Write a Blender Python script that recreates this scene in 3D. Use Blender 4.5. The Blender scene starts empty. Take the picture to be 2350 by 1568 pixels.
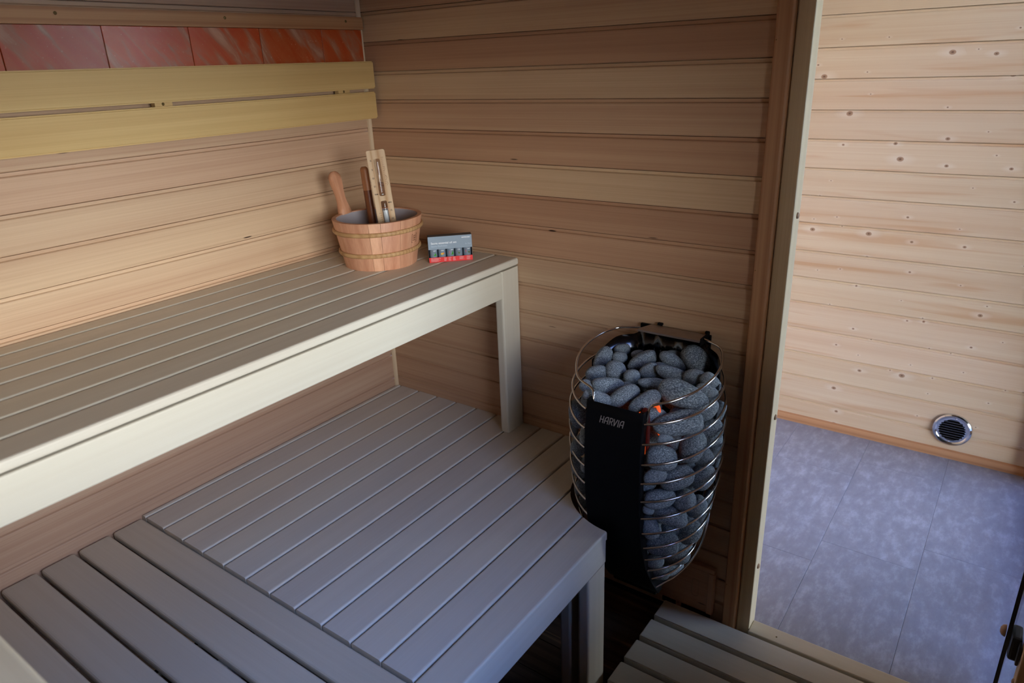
import bpy, bmesh, math, random
from mathutils import Matrix, Vector, noise
random.seed(7)
scene = bpy.context.scene
COL = scene.collection

# ------------------------------------------------------------------ camera
cam_d = bpy.data.cameras.new('camera'); cam = bpy.data.objects.new('camera', cam_d); COL.objects.link(cam)
_r = Vector((0.8117, 0.5830, -0.0363)); _u = Vector((-0.1850, 0.3155, 0.9307)); _f = Vector((-0.5540, 0.7487, -0.3640))
cam.matrix_world = Matrix(((_r.x, _u.x, -_f.x, 1.6274), (_r.y, _u.y, -_f.y, -1.5332), (_r.z, _u.z, -_f.z, 1.4690), (0, 0, 0, 1)))
cam_d.lens = 24.97; cam_d.sensor_width = 36.0; cam_d.clip_start = 0.02
cam_d.dof.use_dof = True; cam_d.dof.focus_distance = 1.78; cam_d.dof.aperture_fstop = 4.5
scene.camera = cam

# ------------------------------------------------------------------ world: overcast-blue sky over a ground plane
w = bpy.data.worlds.new('world'); scene.world = w; w.use_nodes = True
nt = w.node_tree; nt.nodes.clear()
n_out = nt.nodes.new('ShaderNodeOutputWorld'); n_bg = nt.nodes.new('ShaderNodeBackground')
n_tc = nt.nodes.new('ShaderNodeTexCoord'); n_sep = nt.nodes.new('ShaderNodeSeparateXYZ'); n_cr = nt.nodes.new('ShaderNodeValToRGB')
nt.links.new(n_tc.outputs['Generated'], n_sep.inputs[0]); nt.links.new(n_sep.outputs['Z'], n_cr.inputs['Fac'])
e = n_cr.color_ramp.elements
e[0].position = 0.0; e[0].color = (0.90, 0.87, 0.83, 1)
e[1].position = 0.95; e[1].color = (0.09, 0.30, 1.0, 1)
m_ = e.new(0.14); m_.color = (1.0, 1.0, 1.0, 1)
m_ = e.new(0.34); m_.color = (0.42, 0.42, 0.46, 1)
m_ = e.new(0.60); m_.color = (0.16, 0.36, 1.0, 1)
nt.links.new(n_cr.outputs['Color'], n_bg.inputs['Color']); nt.links.new(n_bg.outputs[0], n_out.inputs[0])
n_bg.inputs['Strength'].default_value = 13.0

# ------------------------------------------------------------------ daylight portals in the two glazed openings
def portal(name, x, y0, y1, z0, z1):
    d = bpy.data.lights.new(name, 'AREA'); d.shape = 'RECTANGLE'; d.size = y1 - y0; d.size_y = z1 - z0
    d.cycles.is_portal = True
    o = bpy.data.objects.new(name, d); COL.objects.link(o)
    o.matrix_world = Matrix(((0, 0, 1, x), (1, 0, 0, (y0 + y1) / 2), (0, 1, 0, (z0 + z1) / 2), (0, 0, 0, 1)))
    return o
WIN1 = (-1.80, -0.55, 0.88, 1.62)      # sauna window   y0,y1,z0,z1
WIN2 = (0.10, 1.26, 0.04, 1.96)        # anteroom glazed front
XF = 1.90                               # facade plane
portal('portal_sauna_window', XF + 0.005, *WIN1)
portal('portal_anteroom_window', XF + 0.005, *WIN2)

vs = scene.view_settings
vs.view_transform = 'Standard'; vs.look = 'None'; vs.gamma = 1.0; vs.use_curve_mapping = False
vs.exposure = 0.60
try:
    scene.cycles.diffuse_bounces = 3; scene.cycles.glossy_bounces = 3; scene.cycles.max_bounces = 6; scene.cycles.transparent_max_bounces = 8
    scene.cycles.caustics_reflective = False; scene.cycles.caustics_refractive = False
    scene.cycles.adaptive_threshold = 0.1
except Exception: pass

# ------------------------------------------------------------------ helpers
def lin(r, g, b):
    f = lambda c: (c / 255 / 12.92) if c / 255 <= 0.04045 else ((c / 255 + 0.055) / 1.055) ** 2.4
    return (f(r), f(g), f(b), 1.0)

def link(o, parent=None, M=None):
    COL.objects.link(o)
    M = M or Matrix.Identity(4)
    if parent is not None:
        o.parent = parent
        o.matrix_parent_inverse = Matrix.Translation(-Vector(parent['_w']) if '_w' in parent else Vector((0, 0, 0)))
    o.matrix_basis = M
    return o

def mesh_from_bm(name, bm, mat, smooth=False, ang=None):
    me = bpy.data.meshes.new(name)
    bmesh.ops.recalc_face_normals(bm, faces=bm.faces[:])
    bm.to_mesh(me); bm.free()
    if mat: me.materials.append(mat)
    if smooth:
        for p in me.polygons: p.use_smooth = True
        if ang: 
            try: me.set_sharp_from_angle(angle=math.radians(ang))
            except Exception: pass
    return me

def obj(name, me, parent=None, M=None, color=None):
    o = bpy.data.objects.new(name, me)
    link(o, parent, M)
    if color: o.color = (*color, 1)
    return o

def tag(o, label=None, cat=None, group=None, kind=None):
    if label: o['label'] = label
    if cat: o['category'] = cat
    if group: o['group'] = group
    if kind: o['kind'] = kind
    return o

def thing(name, label, cat, loc, group=None, kind=None):
    o = bpy.data.objects.new(name, None); COL.objects.link(o)
    o.location = loc; o.empty_display_size = 0.05; o['_w'] = [float(v) for v in loc]
    return tag(o, label, cat, group, kind)

def base_of(o, loc):
    o['_w'] = [float(v) for v in loc]

def frame(o, x, y, z):
    """matrix from origin and three axis vectors"""
    return Matrix(((x[0], y[0], z[0], o[0]), (x[1], y[1], z[1], o[1]), (x[2], y[2], z[2], o[2]), (0, 0, 0, 1)))

def add_box(bm, x0, x1, y0, y1, z0, z1):
    v = [bm.verts.new(p) for p in ((x0, y0, z0), (x1, y0, z0), (x1, y1, z0), (x0, y1, z0), (x0, y0, z1), (x1, y0, z1), (x1, y1, z1), (x0, y1, z1))]
    fs = [bm.faces.new([v[i] for i in q]) for q in ((3, 2, 1, 0), (4, 5, 6, 7), (0, 1, 5, 4), (1, 2, 6, 5), (2, 3, 7, 6), (3, 0, 4, 7))]
    return v, fs

def box_mesh(name, dx, dy, dz, mat, bev=0.0, seg=2):
    bm = bmesh.new(); add_box(bm, 0, dx, 0, dy, 0, dz)
    if bev: bmesh.ops.bevel(bm, geom=bm.edges[:], offset=bev, segments=seg, profile=0.5, affect='EDGES')
    return mesh_from_bm(name, bm, mat)

def add_extrude(bm, prof, length):
    """profile in local (Y,Z), extruded along local X"""
    a = [bm.verts.new((0, p[0], p[1])) for p in prof]; b = [bm.verts.new((length, p[0], p[1])) for p in prof]
    n = len(prof)
    for i in range(n):
        j = (i + 1) % n
        bm.faces.new((a[i], a[j], b[j], b[i]))
    bm.faces.new(a[::-1]); bm.faces.new(b)

def extrude_mesh(name, prof, length, mat, ang=35):
    bm = bmesh.new(); add_extrude(bm, prof, length)
    return mesh_from_bm(name, bm, mat, bool(ang), ang)

def add_tube(bm, pts, r, seg=8, cap=True, closed=False):
    pts = [Vector(p) for p in pts]; rings = []
    n = len(pts)
    up = None
    for i, p in enumerate(pts):
        if closed: t = (pts[(i + 1) % n] - pts[i - 1]).normalized()
        else: t = (pts[min(i + 1, n - 1)] - pts[max(i - 1, 0)]).normalized()
        if up is None:
            up = Vector((0, 0, 1)) if abs(t.z) < 0.9 else Vector((1, 0, 0))
        s = t.cross(up).normalized(); up = s.cross(t).normalized()
        rr = r[i] if isinstance(r, (list, tuple)) else r
        rings.append([bm.verts.new(p + (s * math.cos(k * 2 * math.pi / seg) + up * math.sin(k * 2 * math.pi / seg)) * rr) for k in range(seg)])
    m = n if closed else n - 1
    for i in range(m):
        a, b = rings[i], rings[(i + 1) % n]
        for k in range(seg): bm.faces.new((a[k], a[(k + 1) % seg], b[(k + 1) % seg], b[k]))
    if cap and not closed:
        bm.faces.new(rings[0][::-1]); bm.faces.new(rings[-1])

def tube_mesh(name, pts, r, mat, seg=8, closed=False):
    bm = bmesh.new(); add_tube(bm, pts, r, seg, True, closed)
    return mesh_from_bm(name, bm, mat, True, 60)

def add_lathe(bm, prof, seg=32, a0=0.0, a1=2 * math.pi):
    full = abs(a1 - a0 - 2 * math.pi) < 1e-6
    n = seg if full else seg + 1
    rings = []
    for r, z in prof:
        rings.append([bm.verts.new((r * math.cos(a0 + (a1 - a0) * k / seg), r * math.sin(a0 + (a1 - a0) * k / seg), z)) for k in range(n)] if r > 1e-6 else [bm.verts.new((0, 0, z))])
    for a, b in zip(rings, rings[1:]):
        for k in range(seg):
            k2 = (k + 1) % n
            if len(a) == 1 and len(b) == 1: continue
            if len(a) == 1: bm.faces.new((a[0], b[k2], b[k]))
            elif len(b) == 1: bm.faces.new((a[k], a[k2], b[0]))
            else: bm.faces.new((a[k], a[k2], b[k2], b[k]))

def lathe_mesh(name, prof, mat, seg=32, ang=40):
    bm = bmesh.new(); add_lathe(bm, prof, seg)
    return mesh_from_bm(name, bm, mat, True, ang)

def prism_mesh(name, outline, z0, z1, mat, bev=0.0, smooth=True):
    bm = bmesh.new()
    a = [bm.verts.new((p[0], p[1], z0)) for p in outline]; b = [bm.verts.new((p[0], p[1], z1)) for p in outline]
    n = len(outline)
    for i in range(n): bm.faces.new((a[i], a[(i + 1) % n], b[(i + 1) % n], b[i]))
    bm.faces.new(a[::-1]); top = bm.faces.new(b)
    if bev:
        es = list(top.edges)
        bmesh.ops.bevel(bm, geom=es, offset=bev, segments=3, profile=0.5, affect='EDGES')
    return mesh_from_bm(name, bm, mat, smooth, 40)

def add_ribbon(bm, pts, wd, z=0.0):
    """flat stroke in the local XY plane"""
    for (x0, y0), (x1, y1) in zip(pts, pts[1:]):
        d = Vector((x1 - x0, y1 - y0)); L = d.length
        if L < 1e-9: continue
        d /= L; n = Vector((-d.y, d.x)) * wd / 2; e_ = d * wd * 0.3
        q = [(x0 - e_.x + n.x, y0 - e_.y + n.y), (x0 - e_.x - n.x, y0 - e_.y - n.y), (x1 + e_.x - n.x, y1 + e_.y - n.y), (x1 + e_.x + n.x, y1 + e_.y + n.y)]
        bm.faces.new([bm.verts.new((p[0], p[1], z)) for p in q])

def text_mesh(name, body, size, mat, align='LEFT', bold=0.0):
    c = bpy.data.curves.new(name, 'FONT'); c.body = body; c.size = size; c.align_x = align; c.offset = bold
    c.resolution_u = 3
    o = bpy.data.objects.new(name, c); COL.objects.link(o)
    dg = bpy.context.evaluated_depsgraph_get(); dg.update()
    me = bpy.data.meshes.new_from_object(o.evaluated_get(dg)); me.name = name
    bpy.data.objects.remove(o); bpy.data.curves.remove(c)
    me.materials.clear(); me.materials.append(mat)
    return me

# ------------------------------------------------------------------ materials
def new_mat(name):
    m = bpy.data.materials.new(name); m.use_nodes = True
    nt = m.node_tree; b = nt.nodes['Principled BSDF']
    return m, nt, b

def N(nt, kind, **kw):
    n = nt.nodes.new(kind)
    for k, v in kw.items(): setattr(n, k, v)
    return n

def math_node(nt, op, a, b=None, clamp=False):
    n = nt.nodes.new('ShaderNodeMath'); n.operation = op; n.use_clamp = clamp
    for i, v in enumerate((a, b)):
        if v is None: continue
        if isinstance(v, (int, float)): n.inputs[i].default_value = v
        else: nt.links.new(v, n.inputs[i])
    return n.outputs[0]

def mixc(nt, fac, a, b, mode='MIX'):
    n = nt.nodes.new('ShaderNodeMix'); n.data_type = 'RGBA'; n.blend_type = mode
    for sock, v in ((n.inputs['Factor'], fac), (n.inputs['A'], a), (n.inputs['B'], b)):
        if isinstance(v, (int, float)): sock.default_value = v
        elif isinstance(v, tuple): sock.default_value = v
        else: nt.links.new(v, sock)
    return n.outputs['Result']

def ramp(nt, fac, stops):
    n = nt.nodes.new('ShaderNodeValToRGB'); el = n.color_ramp.elements
    el[0].position, el[0].color = stops[0][0], stops[0][1]
    el[1].position, el[1].color = stops[-1][0], stops[-1][1]
    for p, c in stops[1:-1]:
        q = el.new(p); q.color = c
    nt.links.new(fac, n.inputs[0]); return n.outputs[0]

def vmap(nt, vec, sx, sy, sz):
    n = nt.nodes.new('ShaderNodeVectorMath'); n.operation = 'MULTIPLY'
    nt.links.new(vec, n.inputs[0]); n.inputs[1].default_value = (sx, sy, sz); return n.outputs[0]

BLK = (0, 0, 0, 1); WHT = (1, 1, 1, 1)
def wood(name, light, dark, ring=9.0, ring_amt=0.35, fiber_amt=0.25, tone_amt=0.3, rough=0.55, specks=0.0, knots=0.0, dist=4.0, bump=0.15, spec=0.3, knot_scale=(6.0, 15.0)):
    m, nt, b = new_mat(name)
    tc = N(nt, 'ShaderNodeTexCoord'); oi = N(nt, 'ShaderNodeObjectInfo')
    off = N(nt, 'ShaderNodeCombineXYZ')
    nt.links.new(math_node(nt, 'MULTIPLY', oi.outputs['Random'], 31.7), off.inputs[0])
    nt.links.new(math_node(nt, 'MULTIPLY', oi.outputs['Random'], 17.3), off.inputs[1])
    nt.links.new(math_node(nt, 'MULTIPLY', oi.outputs['Random'], 5.9), off.inputs[2])
    ad = N(nt, 'ShaderNodeVectorMath', operation='ADD'); nt.links.new(tc.outputs['Object'], ad.inputs[0]); nt.links.new(off.outputs[0], ad.inputs[1])
    P = ad.outputs[0]
    wv = N(nt, 'ShaderNodeTexWave', wave_type='BANDS', bands_direction='Y', wave_profile='SIN')
    nt.links.new(vmap(nt, P, 0.45, 7.0, 5.0), wv.inputs['Vector'])
    wv.inputs['Scale'].default_value = ring / 7.0; wv.inputs['Distortion'].default_value = dist; wv.inputs['Detail'].default_value = 2.0; wv.inputs['Detail Scale'].default_value = 0.9
    rg = math_node(nt, 'POWER', wv.outputs['Fac'], 2.2)
    fb = N(nt, 'ShaderNodeTexNoise'); nt.links.new(vmap(nt, P, 1.6, 300.0, 300.0), fb.inputs['Vector']); fb.inputs['Scale'].default_value = 1.0; fb.inputs['Detail'].default_value = 3.0
    fb2 = N(nt, 'ShaderNodeTexNoise'); nt.links.new(vmap(nt, P, 0.9, 62.0, 62.0), fb2.inputs['Vector']); fb2.inputs['Scale'].default_value = 1.0; fb2.inputs['Detail'].default_value = 2.0
    tn = N(nt, 'ShaderNodeTexNoise'); nt.links.new(vmap(nt, P, 1.2, 9.0, 9.0), tn.inputs['Vector']); tn.inputs['Scale'].default_value = 1.0; tn.inputs['Detail'].default_value = 3.0
    s = math_node(nt, 'MULTIPLY', rg, ring_amt)
    s = math_node(nt, 'ADD', s, math_node(nt, 'MULTIPLY', math_node(nt, 'SUBTRACT', fb.outputs['Fac'], 0.5), fiber_amt * 2.6))
    s = math_node(nt, 'ADD', s, math_node(nt, 'MULTIPLY', math_node(nt, 'SUBTRACT', fb2.outputs['Fac'], 0.5), fiber_amt * 2.4))
    s = math_node(nt, 'ADD', s, math_node(nt, 'MULTIPLY', math_node(nt, 'SUBTRACT', tn.outputs['Fac'], 0.5), tone_amt * 2))
    s = math_node(nt, 'ADD', s, 0.28, clamp=True)
    col = mixc(nt, s, light, dark)
    if specks:
        vo = N(nt, 'ShaderNodeTexVoronoi', voronoi_dimensions='2D'); nt.links.new(vmap(nt, P, 4.0, 26.0, 0.0), vo.inputs['Vector']); vo.inputs['Scale'].default_value = 1.0
        sp = N(nt, 'ShaderNodeSeparateXYZ'); nt.links.new(vo.outputs['Color'], sp.inputs[0])
        gate = math_node(nt, 'GREATER_THAN', sp.outputs[0], 1.0 - specks)
        core = math_node(nt, 'MULTIPLY', math_node(nt, 'SUBTRACT', 1.0, math_node(nt, 'MULTIPLY', vo.outputs['Distance'], 17.0), clamp=True), 1.8, clamp=True)
        core = math_node(nt, 'MULTIPLY', core, math_node(nt, 'ADD', math_node(nt, 'MULTIPLY', fb.outputs['Fac'], 3.6), -1.0), clamp=True)
        col = mixc(nt, math_node(nt, 'MULTIPLY', math_node(nt, 'MULTIPLY', core, gate), 1.0, clamp=True), col, lin(52, 30, 20))
    if knots:
        vo = N(nt, 'ShaderNodeTexVoronoi', voronoi_dimensions='2D'); nt.links.new(vmap(nt, P, knot_scale[0], knot_scale[1], 0.0), vo.inputs['Vector']); vo.inputs['Scale'].default_value = 1.0
        sp = N(nt, 'ShaderNodeSeparateXYZ'); nt.links.new(vo.outputs['Color'], sp.inputs[0])
        # distance in metres instead of stretched units
        df = N(nt, 'ShaderNodeVectorMath', operation='SUBTRACT'); nt.links.new(vmap(nt, P, knot_scale[0], knot_scale[1], 0.0), df.inputs[0]); nt.links.new(vo.outputs['Position'], df.inputs[1])
        ln = N(nt, 'ShaderNodeVectorMath', operation='LENGTH'); nt.links.new(vmap(nt, df.outputs[0], 0.75 / knot_scale[0], 1.0 / knot_scale[1], 0.0), ln.inputs[0])
        gate = math_node(nt, 'GREATER_THAN', sp.outputs[0], 1.0 - knots)
        size = math_node(nt, 'ADD', math_node(nt, 'MULTIPLY', math_node(nt, 'POWER', sp.outputs[1], 3.0), 0.0055), 0.0016)
        q = math_node(nt, 'DIVIDE', ln.outputs['Value'], size)
        wob = math_node(nt, 'MULTIPLY', math_node(nt, 'SUBTRACT', fb2.outputs['Fac'], 0.5), 0.5)
        q = math_node(nt, 'ADD', q, wob)
        lh = N(nt, 'ShaderNodeVectorMath', operation='LENGTH'); nt.links.new(vmap(nt, df.outputs[0], 0.42 / knot_scale[0], 1.0 / knot_scale[1], 0.0), lh.inputs[0])
        qh = math_node(nt, 'ADD', math_node(nt, 'DIVIDE', lh.outputs['Value'], size), math_node(nt, 'MULTIPLY', wob, 3.0))
        halo = math_node(nt, 'MULTIPLY', math_node(nt, 'SUBTRACT', 1.0, math_node(nt, 'DIVIDE', qh, 3.4), clamp=True), gate)
        fl = N(nt, 'ShaderNodeTexNoise'); nt.links.new(vmap(nt, P, 1.6, 30.0, 30.0), fl.inputs['Vector']); fl.inputs['Scale'].default_value = 1.0; fl.inputs['Detail'].default_value = 2.0; fl.inputs['Distortion'].default_value = 0.7
        flf = math_node(nt, 'MULTIPLY', math_node(nt, 'SUBTRACT', fl.outputs['Fac'], 0.58), 7.0, clamp=True)
        col = mixc(nt, math_node(nt, 'MULTIPLY', flf, 0.55), col, lin(204, 156, 114))
        col = mixc(nt, math_node(nt, 'MULTIPLY', halo, 0.6), col, mixc(nt, 0.35, light, WHT))
        core = math_node(nt, 'MULTIPLY', math_node(nt, 'MULTIPLY', math_node(nt, 'SUBTRACT', 1.35, q, clamp=True), 3.0, clamp=True), gate)
        col = mixc(nt, math_node(nt, 'MULTIPLY', core, 0.8), col, lin(158, 114, 82))
        pith = math_node(nt, 'MULTIPLY', math_node(nt, 'MULTIPLY', math_node(nt, 'SUBTRACT', 0.6, q, clamp=True), 3.0, clamp=True), gate)
        col = mixc(nt, math_node(nt, 'MULTIPLY', pith, 0.75), col, lin(92, 64, 48))
    col = mixc(nt, 1.0, col, oi.outputs['Color'], 'MULTIPLY')
    nt.links.new(col, b.inputs['Base Color'])
    b.inputs['Roughness'].default_value = rough; b.inputs['Specular IOR Level'].default_value = spec
    if bump > 0.5:
        bp = N(nt, 'ShaderNodeBump'); bp.inputs['Strength'].default_value = bump; bp.inputs['Distance'].default_value = 0.0006
        nt.links.new(math_node(nt, 'SUBTRACT', fb.outputs['Fac'], math_node(nt, 'MULTIPLY', rg, 0.3)), bp.inputs['Height']); nt.links.new(bp.outputs[0], b.inputs['Normal'])
    return m

def plain(name, c, rough=0.5, metal=0.0, spec=0.5, emit=None, estr=0.0, noise_amt=0.0, nscale=40.0, bump=0.0):
    m, nt, b = new_mat(name)
    b.inputs['Base Color'].default_value = c; b.inputs['Roughness'].default_value = rough; b.inputs['Metallic'].default_value = metal; b.inputs['Specular IOR Level'].default_value = spec
    tc = N(nt, 'ShaderNodeTexCoord'); nz = N(nt, 'ShaderNodeTexNoise'); nt.links.new(tc.outputs['Object'], nz.inputs['Vector']); nz.inputs['Scale'].default_value = nscale; nz.inputs['Detail'].default_value = 4
    a = max(noise_amt, 0.04)
    col = mixc(nt, nz.outputs['Fac'], tuple([v * (1 - a) for v in c[:3]] + [1]), tuple([min(1, v * (1 + a)) for v in c[:3]] + [1]))
    nt.links.new(col, b.inputs['Base Color'])
    if bump:
        bp = N(nt, 'ShaderNodeBump'); bp.inputs['Strength'].default_value = bump; bp.inputs['Distance'].default_value = 0.001
        nt.links.new(nz.outputs['Fac'], bp.inputs['Height']); nt.links.new(bp.outputs[0], b.inputs['Normal'])
    if emit:
        b.inputs['Emission Color'].default_value = emit; b.inputs['Emission Strength'].default_value = estr
    return m

M_CEDAR = wood('cedar_panelling', lin(214, 184, 154), lin(172, 130, 104), ring=2.2, ring_amt=0.12, fiber_amt=0.24, tone_amt=0.36, specks=0.07, dist=7.0)
M_SPRUCE = wood('spruce_panelling', lin(230, 211, 184), lin(208, 172, 136), ring=3.0, ring_amt=0.16, fiber_amt=0.2, tone_amt=0.25, knots=0.75, dist=6.0, rough=0.5)
M_ASPEN = wood('aspen_bench', lin(222, 215, 201), lin(199, 188, 171), ring=2.5, ring_amt=0.08, fiber_amt=0.16, tone_amt=0.3, rough=0.5, dist=6.0, bump=0.08)
M_ASPEN_Y = wood('aspen_backrest', lin(224, 192, 132), lin(196, 156, 96), ring=5.0, ring_amt=0.2, fiber_amt=0.22, tone_amt=0.35, rough=0.5, dist=7.0, bump=0.06)
M_PINE = wood('pine_frame', lin(214, 170, 128), lin(166, 112, 76), ring=14.0, ring_amt=0.35, fiber_amt=0.2, tone_amt=0.25, rough=0.5, dist=2.0)
M_FRAME = wood('light_door_frame', lin(236, 216, 180), lin(196, 164, 120), ring=5.0, ring_amt=0.35, fiber_amt=0.2, tone_amt=0.2, rough=0.5, dist=2.5)
M_FLOORWOOD = wood('floor_boards', lin(120, 92, 72), lin(80, 58, 44), ring=9.0, ring_amt=0.4, fiber_amt=0.3, tone_amt=0.3, rough=0.6, knots=0.25, dist=3.0)
M_BUCKET = wood('bucket_staves', lin(224, 174, 142), lin(184, 126, 96), ring=8.0, ring_amt=0.3, fiber_amt=0.25, tone_amt=0.2, rough=0.45, dist=3.0)
M_RATTAN = wood('rattan_hoop', lin(206, 166, 118), lin(166, 122, 78), ring=30.0, ring_amt=0.4, fiber_amt=0.4, tone_amt=0.3, rough=0.45, dist=1.0)
M_DARKWOOD = wood('ladle_wood', lin(120, 68, 40), lin(78, 40, 22), ring=16.0, ring_amt=0.4, fiber_amt=0.3, tone_amt=0.2, rough=0.35, dist=2.0)
M_LADLE_TOP = wood('ladle_grip_wood', lin(186, 126, 84), lin(140, 86, 54), ring=16.0, ring_amt=0.4, fiber_amt=0.3, tone_amt=0.2, rough=0.4, dist=2.0)
M_TIMER = wood('timer_maple', lin(232, 204, 168), lin(198, 154, 112), ring=16.0, ring_amt=0.6, fiber_amt=0.15, tone_amt=0.25, rough=0.45, dist=6.0)
M_STEEL = plain('polished_steel', lin(205, 203, 202), 0.16, 1.0)
M_STEEL_BRUSHED = plain('brushed_steel', lin(170, 160, 155), 0.42, 1.0, noise_amt=0.15, nscale=60)
M_MIRROR = plain('mirror_steel_dark_reflection', lin(66, 68, 74), 0.16, 1.0)  # base colour darkened to stand in for the dark surroundings it mirrors
M_CHROME = plain('chrome', lin(215, 220, 228), 0.1, 1.0)
M_BLACK = plain('black_powder_coat', lin(8, 8, 11), 0.6, 0.0, spec=0.1)
M_BLACK_PLASTIC = plain('black_plastic', lin(14, 15, 18), 0.35, 0.0)
M_DARK = plain('dark_cavity', lin(12, 10, 9), 0.9, 0.0, spec=0.05)
M_LOGO = plain('logo_print', lin(150, 142, 138), 0.4, 0.3)
M_GLOW = plain('glowing_element', lin(120, 20, 8), 0.6, emit=(1.0, 0.13, 0.02, 1), estr=0.55)
M_GLOW_DIM = plain('dull_red_element', lin(44, 12, 9), 0.7, emit=(1.0, 0.04, 0.01, 1), estr=0.014)
M_LINER = plain('grey_plastic_liner', lin(172, 163, 168), 0.55)
M_CAP = plain('wooden_screw_cap', lin(168, 130, 100), 0.5)
M_BRASS = plain('brass_screw', lin(120, 98, 58), 0.35, 0.9)
M_BRAND = plain('burnt_brand', lin(96, 50, 28), 0.7)
M_INK = plain('burnt_ink', lin(70, 44, 26), 0.7)
M_INK_L = plain('burnt_scale', lin(150, 100, 62), 0.7)
M_SAND = plain('white_sand', lin(225, 232, 236), 0.8)
M_CARD = plain('grey_carton', lin(146, 162, 178), 0.45)
M_CARD_D = plain('dark_carton_side', lin(62, 66, 74), 0.5)
M_RED = plain('red_carton_band', lin(236, 34, 34), 0.45)
M_WHITE = plain('white_print', lin(240, 244, 248), 0.5)
M_WHITE_D = plain('pale_print', lin(226, 190, 192), 0.5)
M_WHITE_B = plain('pale_blue_print', lin(196, 212, 226), 0.5)
M_BOTTLE = plain('grey_bottle_sleeve', lin(128, 142, 158), 0.4)
M_BOTTLE_D = plain('dark_bottle', lin(40, 44, 54), 0.3)
M_LEAF = plain('leaf_print', lin(62, 160, 40), 0.5, noise_amt=0.3, nscale=300)
M_LEAF_D = plain('olive_leaf_print', lin(92, 110, 50), 0.5, noise_amt=0.3, nscale=300)
M_ORANGE = plain('citrus_print', lin(240, 190, 60), 0.5, noise_amt=0.2, nscale=300)
M_ORANGE2 = plain('citrus_print_deep', lin(235, 140, 50), 0.5)
M_DIAM = plain('hazard_print', lin(200, 120, 130), 0.5)
M_GROUND = plain('outdoor_ground', lin(84, 86, 80), 0.9, noise_amt=0.3, nscale=2)
M_WALLPLAIN = wood('room_side_boards', lin(208, 178, 148), lin(166, 126, 100), ring=5.0, ring_amt=0.34, fiber_amt=0.34, tone_amt=0.3, dist=5.0)

def glass_mat(name, tint, refl=0.08):
    m = bpy.data.materials.new(name); m.use_nodes = True; nt = m.node_tree; nt.nodes.clear()
    o = N(nt, 'ShaderNodeOutputMaterial'); mx = N(nt, 'ShaderNodeMixShader'); t = N(nt, 'ShaderNodeBsdfTransparent'); g = N(nt, 'ShaderNodeBsdfGlossy'); fr = N(nt, 'ShaderNodeFresnel')
    fr.inputs['IOR'].default_value = 1.45; t.inputs['Color'].default_value = tint; g.inputs['Roughness'].default_value = 0.02
    (nt.links.new(fr.outputs[0], mx.inputs[0]) if refl == 0.08 else setattr(mx.inputs[0], 'default_value', refl)); nt.links.new(t.outputs[0], mx.inputs[1]); nt.links.new(g.outputs[0], mx.inputs[2]); nt.links.new(mx.outputs[0], o.inputs[0])
    return m
M_GLASS = glass_mat('clear_glass', (0.93, 0.96, 0.97, 1))
M_GLASS_DOOR = glass_mat('door_glass', (0.86, 0.92, 0.96, 1))
M_VIAL = glass_mat('vial_glass', (0.96, 0.95, 0.95, 1), 0.04)

def stone_mat():
    m, nt, b = new_mat('olivine_stone')
    tc = N(nt, 'ShaderNodeTexCoord'); oi = N(nt, 'ShaderNodeObjectInfo')
    n1 = N(nt, 'ShaderNodeTexNoise'); nt.links.new(tc.outputs['Object'], n1.inputs['Vector']); n1.inputs['Scale'].default_value = 13.0; n1.inputs['Detail'].default_value = 5; n1.inputs['Roughness'].default_value = 0.75
    n2 = N(nt, 'ShaderNodeTexNoise'); nt.links.new(tc.outputs['Object'], n2.inputs['Vector']); n2.inputs['Scale'].default_value = 1.6; n2.inputs['Detail'].default_value = 3
    c = ramp(nt, n1.outputs['Fac'], [(0.36, lin(52, 60, 68)), (0.5, lin(122, 134, 145)), (0.64, lin(216, 228, 238))])
    c = mixc(nt, math_node(nt, 'MULTIPLY', n2.outputs['Fac'], 0.35), c, lin(84, 92, 100))
    v = math_node(nt, 'ADD', math_node(nt, 'MULTIPLY', oi.outputs['Random'], 0.3), 0.85)
    cc = N(nt, 'ShaderNodeCombineXYZ')
    for i in range(3): nt.links.new(v, cc.inputs[i])
    c = mixc(nt, 1.0, c, cc.outputs[0], 'MULTIPLY')
    nt.links.new(c, b.inputs['Base Color']); b.inputs['Roughness'].default_value = 0.72; b.inputs['Specular IOR Level'].default_value = 0.35
    bp = N(nt, 'ShaderNodeBump'); bp.inputs['Strength'].default_value = 0.35; bp.inputs['Distance'].default_value = 0.02
    nt.links.new(n1.outputs['Fac'], bp.inputs['Height']); nt.links.new(bp.outputs[0], b.inputs['Normal'])
    return m
M_STONE = stone_mat()

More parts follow.
